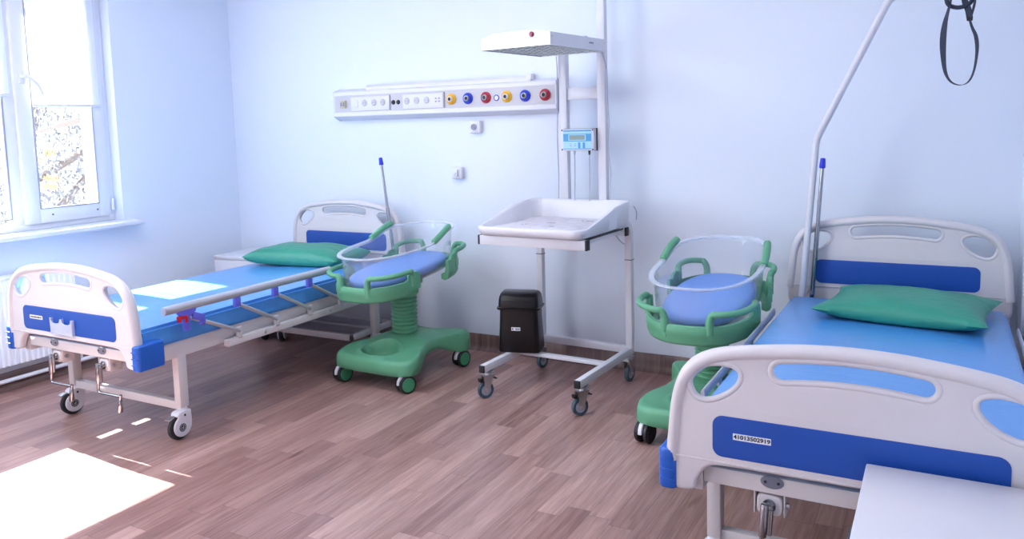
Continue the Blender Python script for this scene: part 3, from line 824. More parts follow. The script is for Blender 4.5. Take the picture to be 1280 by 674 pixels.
def make_bassinet(label, loc, rz):
    t = thing('bassinet_trolley', label, 'bassinet', loc, rz, 'bassinet trolleys')
    # --- base
    half = [(0, -.335), (.12, -.334), (.20, -.328), (.258, -.306), (.283, -.262), (.280, -.20), (.248, -.125), (.212, -.04), (.196, .05), (.204, .14), (.238, .215), (.268, .262), (.281, .308), (.262, .348), (.20, .356), (.135, .325), (.07, .300), (0, .294)]
    ol = [p for p in catmull([(x, y, 0) for x, y in half + [(-x, y) for x, y in half[1:-1]][::-1]], 6)]
    cen = Vector((0, -.02, 0))
    rings = []
    def wais(p):
        return sst(.26, .05, abs(p.y - .03)) * (1 if True else 0)
    def ht(p):
        h = .212 + .042 * sst(.24, .07, (p - Vector((0, .03, 0))).length)
        dx, dy = p.x / .132, (p.y + .198) / .088
        r = math.sqrt(dx * dx + dy * dy)
        h -= .075 * sst(1.0, .80, r)
        h += .006 * sst(1.30, 1.05, r) * sst(.85, 1.0, r)
        h -= .030 * sst(.10, .34, -p.y) - .012 * sst(.1, .3, p.y)
        return h
    def ring(s, z=None):
        out = []
        for p in ol:
            q = cen + (p - cen) * s
            out.append(Vector((q.x, q.y, z(p, q) if z else ht(q))))
        return out
    rings.append(ring(.90, lambda p, q: .104 + .055 * wais(p)))
    rings.append(ring(.975, lambda p, q: .096 + .055 * wais(p)))
    rings.append(ring(.997, lambda p, q: .102 + .055 * wais(p)))
    rings.append(ring(1.0, lambda p, q: ht(q) - .05 + .012 * wais(p)))
    rings.append(ring(.993, lambda p, q: ht(q) - .026))
    rings.append(ring(.975, lambda p, q: ht(q) - .011))
    rings.append(ring(.945, lambda p, q: ht(q) - .003))
    N = 44
    for i in range(N): rings.append(ring(.915 * (1 - i / N) + .002))
    bb = MB(); bb.loft(rings, True, True); bb.build('base', M['green'], t, smooth=50)
    # --- bellows column
    prof = [(0, .235), (.094, .240), (.084, .252)]
    z = .255; n = 12; dz = .0245
    for i in range(n):
        prof += [(.068, z), (.068, z + dz * .16), (.079, z + dz * .30), (.081, z + dz * .55), (.079, z + dz * .74), (.068, z + dz * .88)]
        z += dz
    prof += [(.07, z), (.12, z + .012), (.12, z + .03), (0, z + .035)]
    MB().lathe(prof, 44, Matrix.Translation((0, .03, 0))).build('bellows_column', M['green'], t, smooth=55)
    # --- carrier below the tub
    cb = MB()
    r0 = [Vector((x * .42, y * .9 + .0, tubz(y * .9, -.030))) for x, y in [off_plan(2 * PI * i / 48, -.02) for i in range(48)]]
    r1 = [Vector((x * .42, y * .9 + .0, tubz(y * .9, -.006))) for x, y in [off_plan(2 * PI * i / 48, -.02) for i in range(48)]]
    cb.loft([r0, r1]); cb.build('tub_carrier', M['green'], t)
    # --- front and rear cradles: a band around the tub with raised handle loops
    for rear in (False, True):
        sg = lambda a: (PI - a) if rear else a
        cr = MB(); NA = 44; amax = math.radians(75 if not rear else 76)
        prof = [(-.018, -.046), (.004, -.056), (.020, -.050), (.026, -.036), (.024, -.020), (.030, -.008), (.030, .020), (.026, .034), (.014, .036), (.012, .010), (.004, -.012), (-.018, -.016)]
        rings = []
        for i in range(NA + 1):
            a = -amax + 2 * amax * i / NA
            end = abs(a) / amax
            rr = []
            for d, zz in prof:
                x, y = off_plan(sg(a), d)
                rr.append((x, y, tubz(y, zz + (.0 if zz < 0 else .030 * sst(.80, .95, end)))))
            rings.append(rr)
        cr.loft(rings)
        # side cheeks, posts and loops
        def P(a, d, zz):
            x, y = off_plan(sg(a), d); return Vector((x, y, tubz(y, zz)))
        for s in (-1, 1):
            a0, a1 = math.radians(17 if not rear else 22), math.radians(69 if not rear else 60)
            zl = .092 if not rear else .100
            pth = [P(s * a0, .020, .0), P(s * (a0 + .0), .022, zl - .03), P(s * (a0 + .05), .030, zl)]
            for q in range(1, 12):
                a = a0 + (a1 - a0) * q / 12
                bul = math.sin(PI * q / 12)
                pth.append(P(s * a, .030 + .034 * bul, zl + .006 * bul))
            pth += [P(s * (a1 - .03), .030, zl), P(s * a1, .022, zl - .03), P(s * a1, .020, .0)]
            rs = [1.25, 1.15, 1.05] + [1.] * 11 + [1.1, 1.25, 1.35]
            cr.tube(catmull(pth, 4, False), .0145, 14, rs=[rs[min(int(i / 4), len(rs) - 1)] for i in range((len(pth) - 1) * 4 + 1)])
            # webs where the loop lands on the band
            for aa, wd in ((a0, .085), (a1 + (.03 if not rear else .08), .22)):
                rg = []
                for q in range(7):
                    a = aa - wd / 2 + wd * q / 6
                    tz = (zl - .010) * (1 - .22 * (abs(q - 3) / 3) ** 3)
                    rg.append([P(s * a, .010, -.02), P(s * a, .030, -.02), P(s * a, .031, .03), P(s * a, .028, tz), P(s * a, .012, tz)])
                cr.loft(rg)
        cr.build('rear_cradle' if rear else 'front_cradle', M['green'], t, smooth=55)
    # --- clear tub
    tb = MB(); NT_ = 96; rg = []
    def tubring(d, zf):
        out = []
        for i in range(NT_):
            x, y = off_plan(2 * PI * i / NT_, d); out.append((x, y, tubz(y, zf(y))))
        return out
    rg = [tubring(-.2, lambda y: .004), tubring(-.05, lambda y: 0.), tubring(-.028, lambda y: .003), tubring(-.018, lambda y: .014)]
    for k in (.3, .6, .9): rg.append(tubring(-.018 + .014 * k, lambda y, k=k: .014 + (rimz(y) - .014) * k))
    rg.append(tubring(-.003, lambda y: rimz(y) - .006))
    inner = [tubring(-.008, lambda y: rimz(y) - .006)] + [tubring(-.023 + .014 * k, lambda y, k=k: .016 + (rimz(y) - .014) * k) for k in (.9, .6, .3)] + [tubring(-.023, lambda y: .018), tubring(-.034, lambda y: .007), tubring(-.2, lambda y: .007)]
    tb.loft(rg + inner, True, True); tub = tb.build('clear_tub', M['acryl'], t, 'clear acrylic tub', smooth=60)
    rm = MB()
    rp = [tubring(-.008, lambda y: rimz(y) - .012), tubring(-.004, lambda y: rimz(y) - .012), tubring(.012, lambda y: rimz(y) - .006), tubring(.017, lambda y: rimz(y) - .002), tubring(.016, lambda y: rimz(y) + .004), tubring(.004, lambda y: rimz(y) + .006), tubring(-.008, lambda y: rimz(y) + .001), tubring(-.008, lambda y: rimz(y) - .012)]
    rm.loft(rp, False, False); rm.build('tub_rim', M['acrylrim'], tub, 'clear rim', smooth=60)
    # --- green push grips on the sloping part of the rim
    for s in (-1, 1):
        pts = []
        for q in range(9):
            yy = .03 + .19 * q / 8
            # solve for the plan point at this y on the side
            best = min((abs(off_plan(s * a / 200 * PI, .006)[1] - yy), a) for a in range(30, 171))[1]
            x, y = off_plan(s * best / 200 * PI, .006)
            pts.append((x, yy, tubz(yy, rimz(yy) + .004 + .016 * q / 8)))
        MB().tube(catmull(pts, 3, False), .0185, 14, rs=[.7 if i in (0, 24) else 1. for i in range(25)]).build('push_grip', M['green'], t, 'green grip')
    # --- twin casters
    for cx, cy, an in ((-.237, -.28, 12), (.237, -.28, 24), (-.237, .28, 20), (.240, .28, 14)):
        an = math.radians(an); ax = Vector((math.cos(an), -math.sin(an), 0)); c = Vector((cx, cy, .051))
        h = MB(); fwd = Vector((-ax.y, ax.x, 0))
        h.cyl((cx + fwd.x * .022, cy + fwd.y * .022, .05), (cx + fwd.x * .022, cy + fwd.y * .022, .125), .012)
        hp = [(-.054, .0), (-.052, .022), (-.038, .046), (-.008, .057), (.035, .058), (.042, .04), (.03, .02), (.02, .0)]
        MX = Matrix(((fwd.x, ax.x, 0, 0), (fwd.y, ax.y, 0, 0), (0, 0, 1, 0), (0, 0, 0, 1)))
        h.prism(hp, .022, Matrix.Translation(c) @ MX @ RX90, bev=.004)
        hh = h.build('caster', M['whiteplas'], t)
        q = Vector((0, 0, 1)).rotation_difference(ax).to_matrix().to_4x4()
        w = MB(); g_ = MB()
        for s in (-1, 1):
            w.lathe([(0, -.0115), (.045, -.0115), (.051, -.007), (.051, .007), (.045, .0115), (0, .0115)], 32, Matrix.Translation(c + ax * s * .0235) @ q)
            g_.cyl(c + ax * s * .0340, c + ax * s * .0370, .041, .038, seg=28)
        each(w, 'wheel', M['rubber'], hh); each(g_, 'wheel_disc', M['greenwheel'] if loc[0] < -2 else M['rubber'], hh, 'green wheel disc' if loc[0] < -2 else None)
    return t

def baby_mattress(label, loc, rz):
    NT_ = 80; rg = []
    def ring(d, z): return [(lambda xy: (xy[0], xy[1], tubz(xy[1], z)))(off_plan(2 * PI * i / NT_, d)) for i in range(NT_)]
    for d, z in ((-.080, .009), (-.055, .010), (-.046, .017), (-.042, .030), (-.042, .042), (-.046, .053), (-.056, .059), (-.080, .061)): rg.append(ring(d, z))
    for k in (.8, .55, .3, .1): rg.append([(x * k, (y - .005) * k + .005, z + .006 * (1 - k)) for x, y, z in [(p[0], p[1], tubz((p[1] - .005) * k + .005, .061)) for p in ring(-.080, .061)]])
    bb = MB(); bb.loft(rg)
    o = bb.build('bassinet_mattress', M['babymatt'], None, smooth=60); o.location = loc; o.rotation_euler = (0, 0, rz)
    return tag(o, label, 'mattress', 'mattresses in the bassinets')

B1 = (-2.888, 3.855, 0); B2 = (-.968, 3.738, 0)
make_bassinet('green bassinet trolley with clear tub beside the window bed', B1, math.radians(-2.0))
baby_mattress('blue baby mattress in the clear tub beside the window bed', B1, math.radians(-2.0))
make_bassinet('green bassinet trolley with clear tub beside the right foreground bed', B2, math.radians(0.5))
baby_mattress('blue baby mattress in the clear tub beside the right foreground bed', B2, math.radians(0.5))

# ------------------------------------------------------------------ infant warmer
WX, WY, WR = -1.867, 4.300, math.radians(-2.9)
wm = thing('infant_warmer', 'white infant warmer stand with padded tray and overhead heater', 'infant warmer', (WX, WY, 0), WR)
ut = .040
for s in (-1, 1):
    lg = MB(); lg.span(s * .29 - .017, s * .29 + .017, -.680, .022, .155, .197, .003); L_ = lg.build('base_leg', M['white'], wm)
    MB().span(s * .29 - .0165, s * .29 + .0165, -.690, -.679, .156, .196, .002).build('end_cap', M['blackdull'], L_, 'black end cap')
    up = MB()
    pth = fillet([(s * .292, 0, .19), (s * .292, 0, .925), (s * .292, -.18, .925)], .075, 8)
    rg = []
    for i, p in enumerate(pth):
        t_ = (pth[min(i + 1, len(pth) - 1)] - pth[max(i - 1, 0)]).normalized(); a = Vector((1, 0, 0)); n = t_.cross(a)
        rg.append([p + a * u + n * v for u, v in rrect(ut, ut, .005, 2)])
    up.loft(rg); U_ = up.build('upright', M['white'], wm)
    MB().box((s * .292, 0, .712), (.043, .043, .004), .001).build('joint_ring', M['blackdull'], U_)
    ck = MB(); ck.cyl((s * .292 - s * .02, -.004, .66), (s * .292 - s * .035, -.02, .658), .005, seg=10)
rb = MB(); rb.span(-.28, .28, -.020, .016, .164, .206, .003); rb.build('rear_crossbar', M['white'], wm)
cb = MB(); cb.span(-.28, .28, -.330, -.288, .170, .190, .003); cb.build('middle_crossbar', M['white'], wm)
def fork_caster(root, x, y, ang, brake):
    R_ = .047; ax = Vector((math.cos(ang), math.sin(ang), 0)); fw = Vector((-ax.y, ax.x, 0)); c = Vector((x, y, R_)) + fw * .018
    f = MB(); f.box((x, y, .149), (.052, .06, .005), .001, rot=(0, 0, ang)); f.cyl((x, y, .128), (x, y, .147), .021, bev=.003)
    MX = Matrix(((fw.x, ax.x, 0, 0), (fw.y, ax.y, 0, 0), (0, 0, 1, 0), (0, 0, 0, 1)))
    for s in (-1, 1):
        f.prism([(-.045, .085), (.016, .085), (.014, .01), (.009, -.01), (-.009, -.01), (-.016, .005)], .003, Matrix.Translation(c + ax * s * .020) @ MX @ RX90, bev=.0008)
        f.box(Vector((x, y, .152)) + ax * s * .019 + fw * .02, (.012, .012, .008), .002)
    f.prism([(-.047, .080), (.018, .080), (.018, .086), (-.047, .086)], .044, Matrix.Translation(c) @ MX @ RX90)
    f.cyl(c - ax * .026, c + ax * .026, .0065, seg=12)
    o = f.build('caster', M['zinc'], root, 'metal fork caster')
    q = Vector((0, 0, 1)).rotation_difference(ax).to_matrix().to_4x4()
    MB().lathe([(.03, -.010), (.036, -.013), (.044, -.012), (R_, -.006), (R_, .006), (.044, .012), (.036, .013), (.03, .010)], 32, Matrix.Translation(c) @ q).build('tyre', M['tyre'], o)
    MB().lathe([(0, -.015), (.010, -.015), (.012, -.009), (.030, -.008), (.032, -.011), (.032, .011), (.030, .008), (.012, .009), (.010, .015), (0, .015)], 32, Matrix.Translation(c) @ q).build('wheel_disc', M['cable'], o)
    if brake:
        bp = MB(); bp.box(c + fw * -.050 + Vector((0, 0, .062)), (.034, .034, .006), .002, rot=(.3, 0, ang)); bp.box(c + fw * .03 + Vector((0, 0, .058)), (.030, .02, .018), .003, rot=(0, 0, ang)); bp.build('brake_pedal', M['blackdull'], o)
fork_caster(wm, -.29, -.625, math.radians(150), True); fork_caster(wm, .29, -.625, math.radians(147), True)
fork_caster(wm, -.29, -.035, math.radians(-8), False); fork_caster(wm, .29, -.035, math.radians(-4), False)
# tray frame: two cross tubes with black caps and a front fascia
tf = MB(); tf.span(-.318, .318, -.625, -.590, .857, .907, .002); tf.span(-.318, .318, -.125, -.090, .866, .912, .002)
for s in (-1, 1): tf.span(s * .285 - .015, s * .285 + .015, -.60, -.10, .880, .908, .002)
tf.span(-.28, .28, -.58, -.12, .893, .905, .002)
T_ = tf.build('tray_frame', M['white'], wm)
for s in (-1, 1):
    each(MB().span(s * .318, s * .330, -.626, -.589, .856, .908, .002).span(s * .318, s * .330, -.126, -.089, .865, .913, .002), 'end_cap', M['blackdull'], T_, 'black end cap')
    MB().span(s * .302, s * .312, -.59, -.125, .902, .912, .001).build('frame_edge', M['blackdull'], T_, 'black strip under the tray')
# tray: low front lip, sides sloping up to a high back; slightly flared walls
def tray_rings():
    N = 160; oo = []
    base = rrect(.615, .62, .06, 8, -.004, -.338)
    per = []
    pts = [Vector((x, y, 0)) for x, y in base]; L = len(pts)
    for i in range(L):
        a, b_ = pts[i], pts[(i + 1) % L]
        k = max(1, int((b_ - a).length / .02))
        for s in range(k): per.append(a + (b_ - a) * s / k)
    return per
per = tray_rings(); cen = Vector((0, -.335, 0))
def th(y): return .050 + .078 * min(1, max(0, (y + .60) / .34)) ** 1.1 + .016 * sst(-.30, -.03, y)
def tr(off, zf):
    out = []
    for p in per:
        d = (p - cen); n = Vector((d.x / .3, d.y / .3, 0)); m_ = max(abs(n.x), abs(n.y)); q = p + Vector((d.x, d.y, 0)).normalized() * off
        out.append((q.x, q.y, zf(q.y)))
    return out
tb = MB()
z0 = .910
tb.loft([tr(-.03, lambda y: z0), tr(.0, lambda y: z0 + .001), tr(.016, lambda y: z0 + .012), tr(.024, lambda y: z0 + th(y) - .010), tr(.020, lambda y: z0 + th(y)), tr(.006, lambda y: z0 + th(y) + .001), tr(-.006, lambda y: z0 + th(y) - .010), tr(-.030, lambda y: z0 + .022), tr(-.045, lambda y: z0 + .015), tr(-.10, lambda y: z0 + .015)])
tb.build('tray', M['whiteplas'], wm, smooth=50)
# pad lying in the tray
pd = MB()
pr = [tr(d, lambda y, z=z: z) for d, z in ((-.068, z0 + .0165), (-.058, z0 + .018), (-.053, z0 + .026), (-.053, z0 + .034), (-.062, z0 + .040), (-.15, z0 + .044))]
pd.loft(pr)
pad = pd.build('changing_pad', M['printmat']); pad.location = (WX, WY, 0); pad.rotation_euler = (0, 0, WR)
tag(pad, 'white printed pad lying in the infant warmer tray', 'pad')
dp = MB()
rnd = random.Random(4)
for x, y, w, n in ((-.03, -.36, .05, 3), (.12, -.23, .07, 4), (-.14, -.46, .03, 2), (.05, -.50, .04, 2)):
    for i in range(n): dp.box((x + i * w / n + rnd.uniform(-.004, .004), y + rnd.uniform(-.008, .008), z0 + .0452), (w / n * .8, .008 + rnd.random() * .006, .0008), 0, rot=(0, 0, rnd.uniform(-.3, .3)))
pdm = dp.build('pad_print', M['greyink'], pad)
# columns, tie bar, heater head
for x0, zt in ((-.112, 1.90), (.136, 2.62)):
    MB().span(x0 - .024, x0 + .024, -.012, .030, .93, zt, .0015).build('column', M['white'], wm)
MB().span(-.095, .118, .0, .022, 1.636, 1.706, .003).build('tie_bar', M['white'], wm)
hd = Matrix.Translation((.0, -.415, 0)) @ Matrix.Rotation(math.radians(-3.4), 4, 'Z')
head_root = MB()
outl = [(-.212, 1.886), (.212, 1.886), (.212, 1.950), (.120, 1.968), (-.12, 1.968), (-.150, 1.964), (-.212, 1.945)]
def hbox(bb, x0, x1, y0, y1, z0_, z1_, r=.002):
    bm_ = MB(); bm_.span(x0, x1, y0, y1, z0_, z1_, r)
    me = bpy.data.meshes.new('t'); bm_.bm.to_mesh(me); bm_.bm.free(); q = bmesh.new(); q.from_mesh(me); bpy.data.meshes.remove(me); bb._merge(q, hd)
hb = MB()
# shell: front/back end plates plus top and side skins (hollow, open below)
hb.prism(outl, .006, hd @ stand(0, -.283, 0), bev=.001)
hb.prism(outl, .006, hd @ stand(0, .29, 0), bev=.001)
sk = outl[1:] + [outl[0]]
rgA, rgB = [], []
for (xa, za), (xb, zb) in zip(sk, sk[1:]):
    v = Vector((xb - xa, 0, zb - za)); n = Vector((-v.z, 0, v.x)).normalized() * .004
    q = [Vector((xa, -.283, za)), Vector((xb, -.283, zb)), Vector((xb, -.283, zb)) + n, Vector((xa, -.283, za)) + n]
    hb.loft([[hd @ p for p in q], [hd @ (p + Vector((0, .573, 0))) for p in q]])
H_ = hb.build('heater_head', M['white'], wm)
gr = MB()
for i in range(9): hbox(gr, -.20 + i * .05 - .0015, -.20 + i * .05 + .0015, -.278, .285, 1.888, 1.896, 0)
for i in range(12): hbox(gr, -.208, .208, -.27 + i * .05 - .0015, -.27 + i * .05 + .0015, 1.888, 1.896, 0)
gr.build('heater_grille', M['zinc'], H_, 'wire grille under the heater')
rf = MB()
for i in range(5): hbox(rf, -.19 + i * .08, -.13 + i * .08, -.27, .28, 1.915, 1.925, .004)
rf.build('heating_element', M['cable'], H_)
MB().lathe([(0, 0), (.013, 0), (.013, .006), (.009, .010), (0, .011)], 20, hd @ stand(.105, -.286, 1.945)).build('indicator_lamp', mat('dark_red_lens', rgb(120, 30, 60), .2), H_, 'dark red indicator lamp')
mk = MB()
for i in range(6): hbox(mk, .2135, .2142, .10 + i * .008, .105 + i * .008, 1.918, 1.924 + .003 * (i % 2), 0)
mk.build('maker_mark', M['greyink'], H_)
sc = MB()
for y in (-.27, .27): 
    hbox(sc, .212, .216, y - .004, y + .004, 1.925, 1.933, .001)
hbox(sc, .09, .12, .22, .25, 1.966, 1.975, .002)
each(sc, 'head_screw', M['zinc'], H_)
MB().span(.112, .160, -.13, .0, 1.90, 1.95, .003).build('head_bracket', M['white'], wm)
# control box
cbx = MB(); cbx.span(-.106, .104, -.050, -.012, 1.340, 1.466, .004); cbx.span(-.104, .108, -.012, -.004, 1.338, 1.468, .002)
C_ = cbx.build('control_box', M['white'], wm)
MB().span(-.107, .1095, -.016, -.011, 1.338, 1.468, .001).build('box_gasket', M['blackdull'], C_)
def foil(x0, x1, za, zb, m, y=-.0506, nm='front_foil', lab=None): return MB().span(x0, x1, y - .0006, y + .0006, za, zb, 0).build(nm, M[m], C_, lab)
foil(-.092, .088, 1.348, 1.460, 'palecyan', nm='front_foil', lab='pale cyan front foil')
foil(-.092, .088, 1.4515, 1.459, 'teal', -.0514, 'foil_band'); foil(-.092, .088, 1.394, 1.438, 'teal', -.0514, 'foil_band'); foil(-.092, .088, 1.3485, 1.3525, 'teal', -.0514, 'foil_band')
foil(-.058, .054, 1.399, 1.434, 'palecyan', -.0522, 'display_frame'); foil(-.052, .048, 1.403, 1.430, 'lcd', -.053, 'display', 'grey-green display')
foil(.004, .018, 1.354, 1.388, 'teal', -.0522, 'key'); foil(.034, .048, 1.354, 1.388, 'teal', -.0522, 'key')
kk = MB()
for x in (-.044, -.014): kk.span(x - .006, x + .006, -.0526, -.0516, 1.368, 1.371, 0).span(x - .004, x + .004, -.0526, -.0516, 1.378, 1.381, 0)
kk.span(.060, .063, -.0526, -.0516, 1.445, 1.449, 0)
kk.build('key_marking', M['greyink'], C_)
ss = MB()
for x in (-.100, .097):
    for z in (1.347, 1.459): ss.cyl((x, -.0505, z), (x, -.0525, z), .0045, seg=12)
each(ss, 'corner_screw', M['blackdull'], C_)
for x, m in ((-.030, 'cable'), (.066, 'blackdull')):
    MB().cyl((x, -.032, 1.340), (x, -.032, 1.315), .0075, .005).build('cable_gland', M[m], C_)
for pts in ([(-.030, -.032, 1.32), (-.030, -.032, 1.22), (-.034, -.030, 1.10), (-.036, -.03, 1.0)], [(.066, -.032, 1.32), (.066, -.032, 1.2), (.063, -.03, 1.1), (.062, -.03, 1.0)],
            [(-.138, -.03, 1.89), (-.140, -.02, 1.80), (-.145, -.015, 1.6), (-.150, -.015, 1.40), (-.146, -.016, 1.2), (-.148, -.02, 1.0)],
            [(.172, -.08, 1.90), (.176, -.02, 1.80), (.176, -.01, 1.62), (.182, -.01, 1.50), (.176, -.01, 1.36), (.188, -.01, 1.20), (.182, -.01, 1.05)],
            [(.318, .01, 1.02), (.330, .022, .985), (.328, .024, .94)],
            [(.20, -.03, .90), (.205, .02, .84), (.235, .035, .80), (.265, .035, .80), (.288, .03, .83), (.292, .023, .86)]):
    MB().tube(catmull(pts, 6, False), .0032, 8).build('cable', M['cable'], wm)

# ------------------------------------------------------------------ black waste bin standing on the warmer base
bn = thing('waste_bin', 'small black plastic waste bin with swing lid on the warmer base', 'waste bin', (-2.140, 4.005, .1985), math.radians(14))
def rr3(w, d, r, z): return [(x, y, z) for x, y in rrect(w, d, r, 6)]
MB().loft([rr3(.240, .170, .03, 0), rr3(.244, .174, .032, .006), rr3(.232, .166, .032, .13), rr3(.222, .158, .03, .252)]).build('bin_body', M['black'], bn)
lid = MB(); lid.loft([rr3(.250, .184, .034, .247), rr3(.254, .188, .034, .250), rr3(.254, .188, .034, .258), rr3(.236, .172, .03, .262), rr3(.232, .166, .03, .300), rr3(.225, .152, .03, .322), rr3(.214, .116, .03, .338), rr3(.198, .06, .02, .346)])
lid.build('bin_lid', M['black'], bn)
MB().box((0, -.079, .306), (.17, .004, .012), .0015, rot=(-.5, 0, 0)).build('lid_flap_edge', M['black'], bn)
stk = MB().box((-.012, -.0845, .138), (.052, .0016, .020), 0, rot=(.05, 0, 0)).build('bin_sticker', M['sticker'], bn, 'small white sticker')
tk = MB(); tk.box((-.030, -.0858, .138), (.006, .0008, .011), 0); tk.box((-.002, -.0858, .141), (.026, .0008, .003), 0); tk.box((-.002, -.0858, .135), (.026, .0008, .003), 0); tk.build('sticker_print', M['ink'], stk)

# ------------------------------------------------------------------ bed-head gas and power panel
gp = thing('bedhead_panel', 'white wall-mounted bedhead panel with sockets and coloured gas outlets', 'bedhead panel', (-2.955, YB, 1.675))
xa, xb = -.87, .875
prof = [(0, -.113), (-.018, -.113), (-.078, -.086), (-.080, -.082), (-.080, -.058), (-.077, -.056), (-.077, .060), (-.080, .062), (-.080, .082), (-.076, .087), (-.012, .108), (0, .108)]
MB().loft([[(x, y, z) for y, z in prof] for x in (xa, xb)]).build('panel_body', M['whiteplas'], gp, smooth=25)
for x, s in ((xa, -1), (xb, 1)):
    MB().loft([[(x + s * e, y * 1.02, z * 1.02) for y, z in prof] for e in (0, .004)]).build('end_cap', M['gasket'] if s > 0 else M['whiteplas'], gp)
MB().span(xa + .01, xb - .01, -.0785, -.0765, -.055, .059, 0).build('grey_strip', M['greyplas'], gp, 'light grey fascia strip')
lt = MB(); rgz = [(-.012, .105), (-.055, .092), (-.058, .112), (-.040, .128), (-.012, .130)]
lt.loft([[(x, y, z) for y, z in rgz] for x in (-.60, .69)]); lt.build('reading_light', M['whiteplas'], gp, smooth=30)
MB().span(.66, .70, -.06, -.01, .10, .137, .004).build('light_end', M['whiteplas'], gp)
def px(X): return X + 2.955
MB().span(px(-3.668), px(-3.335), -.084, -.0775, -.050, .046, .002).build('socket_plate', M['whiteplas'], gp)
MB().span(px(-3.222), px(-2.897), -.084, -.0775, -.050, .046, .002).build('socket_plate', M['whiteplas'], gp)
each(MB().span(px(-3.332), px(-3.327), -.085, -.077, -.052, .050, 0).span(px(-2.892), px(-2.886), -.085, -.077, -.052, .052, 0), 'divider', M['gasket'], gp)
MB().span(px(-3.66), px(-3.604), -.0875, -.083, -.026, .028, .002).build('light_switch', M['whiteplas'], gp)
for X in (-3.547, -3.464, -3.388, -3.187, -3.108, -3.027):
    s0 = MB().lathe([(0, .004), (.017, .004), (.020, .0), (.024, 0), (.024, -.003), (0, -.003)], 28, stand(px(X), -.0845, 0.003)).build('power_socket', M['greyplas'], gp)
    kk = MB()
    for dx in (-.008, .008): kk.cyl((px(X) + dx, -.0885, 0.003), (px(X) + dx, -.0892, 0.003), .0028, seg=10)
    each(kk, 'socket_hole', M['greyink'], s0)
rj = MB().span(px(-3.758), px(-3.712), -.096, -.077, -.026, .026, .002).build('data_port', mat('beige_port', rgb(196, 186, 160), .5), gp, 'beige data port')
each(MB().span(px(-3.752), px(-3.737), -.0968, -.0955, -.014, .014, 0).span(px(-3.732), px(-3.717), -.0968, -.0955, -.014, .014, 0), 'port_opening', M['greyink'], rj)
for X in (-3.303, -3.262):
    MB().lathe([(0, .012), (.008, .012), (.013, .008), (.016, 0), (0, 0)], 20, stand(px(X), -.078, -.001)).build('earth_terminal', M['rubber'], gp, 'black earth terminal')
for X in (-2.953, -2.928):
    u = MB(); 
    for dz in (-.009, .011): u.span(px(X) - .007, px(X) + .007, -.0855, -.0835, dz - .004, dz + .006, .0005)
    each(u, 'usb_port', M['gasket'], gp)
for X, m, lab in ((-2.835, 'gasyellow', 'yellow'), (-2.707, 'gasblue', 'blue'), (-2.573, 'gasred', 'red'), (-2.422, 'gasyellow', 'yellow'), (-2.291, 'gasblue', 'blue'), (-2.154, 'gasred', 'red')):
    g0 = MB().lathe([(0, .0), (.036, 0), (.036, .008), (.033, .011), (.029, .012), (.028, .020), (.025, .023), (.021, .024), (.019, .018), (0, .018)], 36, stand(px(X), -.0785, .002)).build('gas_outlet', M[m], gp, lab + ' gas outlet')
    MB().lathe([(.011, .016), (.019, .016), (.018, .028), (.013, .030), (.011, .027)], 28, stand(px(X), -.0785, .002)).build('outlet_collar', M['zinc'] if lab != 'yellow' else M['whiteplas'], g0)
    MB().cyl((px(X), -.096, .002), (px(X), -.1035, .002), .0115).build('outlet_core', M['rubber'], g0)
g0 = MB().tube([(px(-2.497) + .017 * math.cos(i * PI / 16), -.080, -.003 + .017 * math.sin(i * PI / 16)) for i in range(32)], .003, 8, True).build('ring_label', M['gasblue'], gp, 'blue ring')
MB().cyl((px(-2.497), -.078, -.003), (px(-2.497), -.0815, -.003), .014).build('ring_centre', M['whiteplas'], g0)

def wall_socket(label, x, z):
    t = thing('wall_socket', label, 'socket', (x, YB, z), 0, 'single wall sockets')
    MB().box((0, -.018, 0), (.080, .036, .080), .006, 3).build('socket_box', M['whiteplas'], t)
    MB().box((-.002, -.037, 0), (.056, .004, .062), .003).build('cover_frame', M['whiteplas'], t)
    return t
t = wall_socket('white wall socket right below the bedhead panel', -2.692, 1.492)
MB().lathe([(0, .002), (.015, .002), (.018, .006), (.021, .006), (.021, 0), (0, 0)], 24, stand(-.002, -.038, 0)).build('socket_face', M['gasket'], t)
MB().box((.004, -.042, -.006), (.004, .002, .016), 0).box((-.007, -.042, .002), (.004, .002, .008), 0).build('pin_hole', M['greyink'], t)
t = wall_socket('lower white wall socket between the infusion pole and the warmer tray', -2.843, 1.192)
MB().box((-.004, -.041, .0), (.036, .004, .048), .002).build('socket_face', M['whiteplas'], t)
MB().box((-.010, -.0436, -.012), (.006, .002, .004), 0).box((-.002, -.0436, -.002), (.008, .002, .003), 0).box((.014, -.0432, 0), (.003, .003, .046), 0).build('pin', M['greyink'], t)

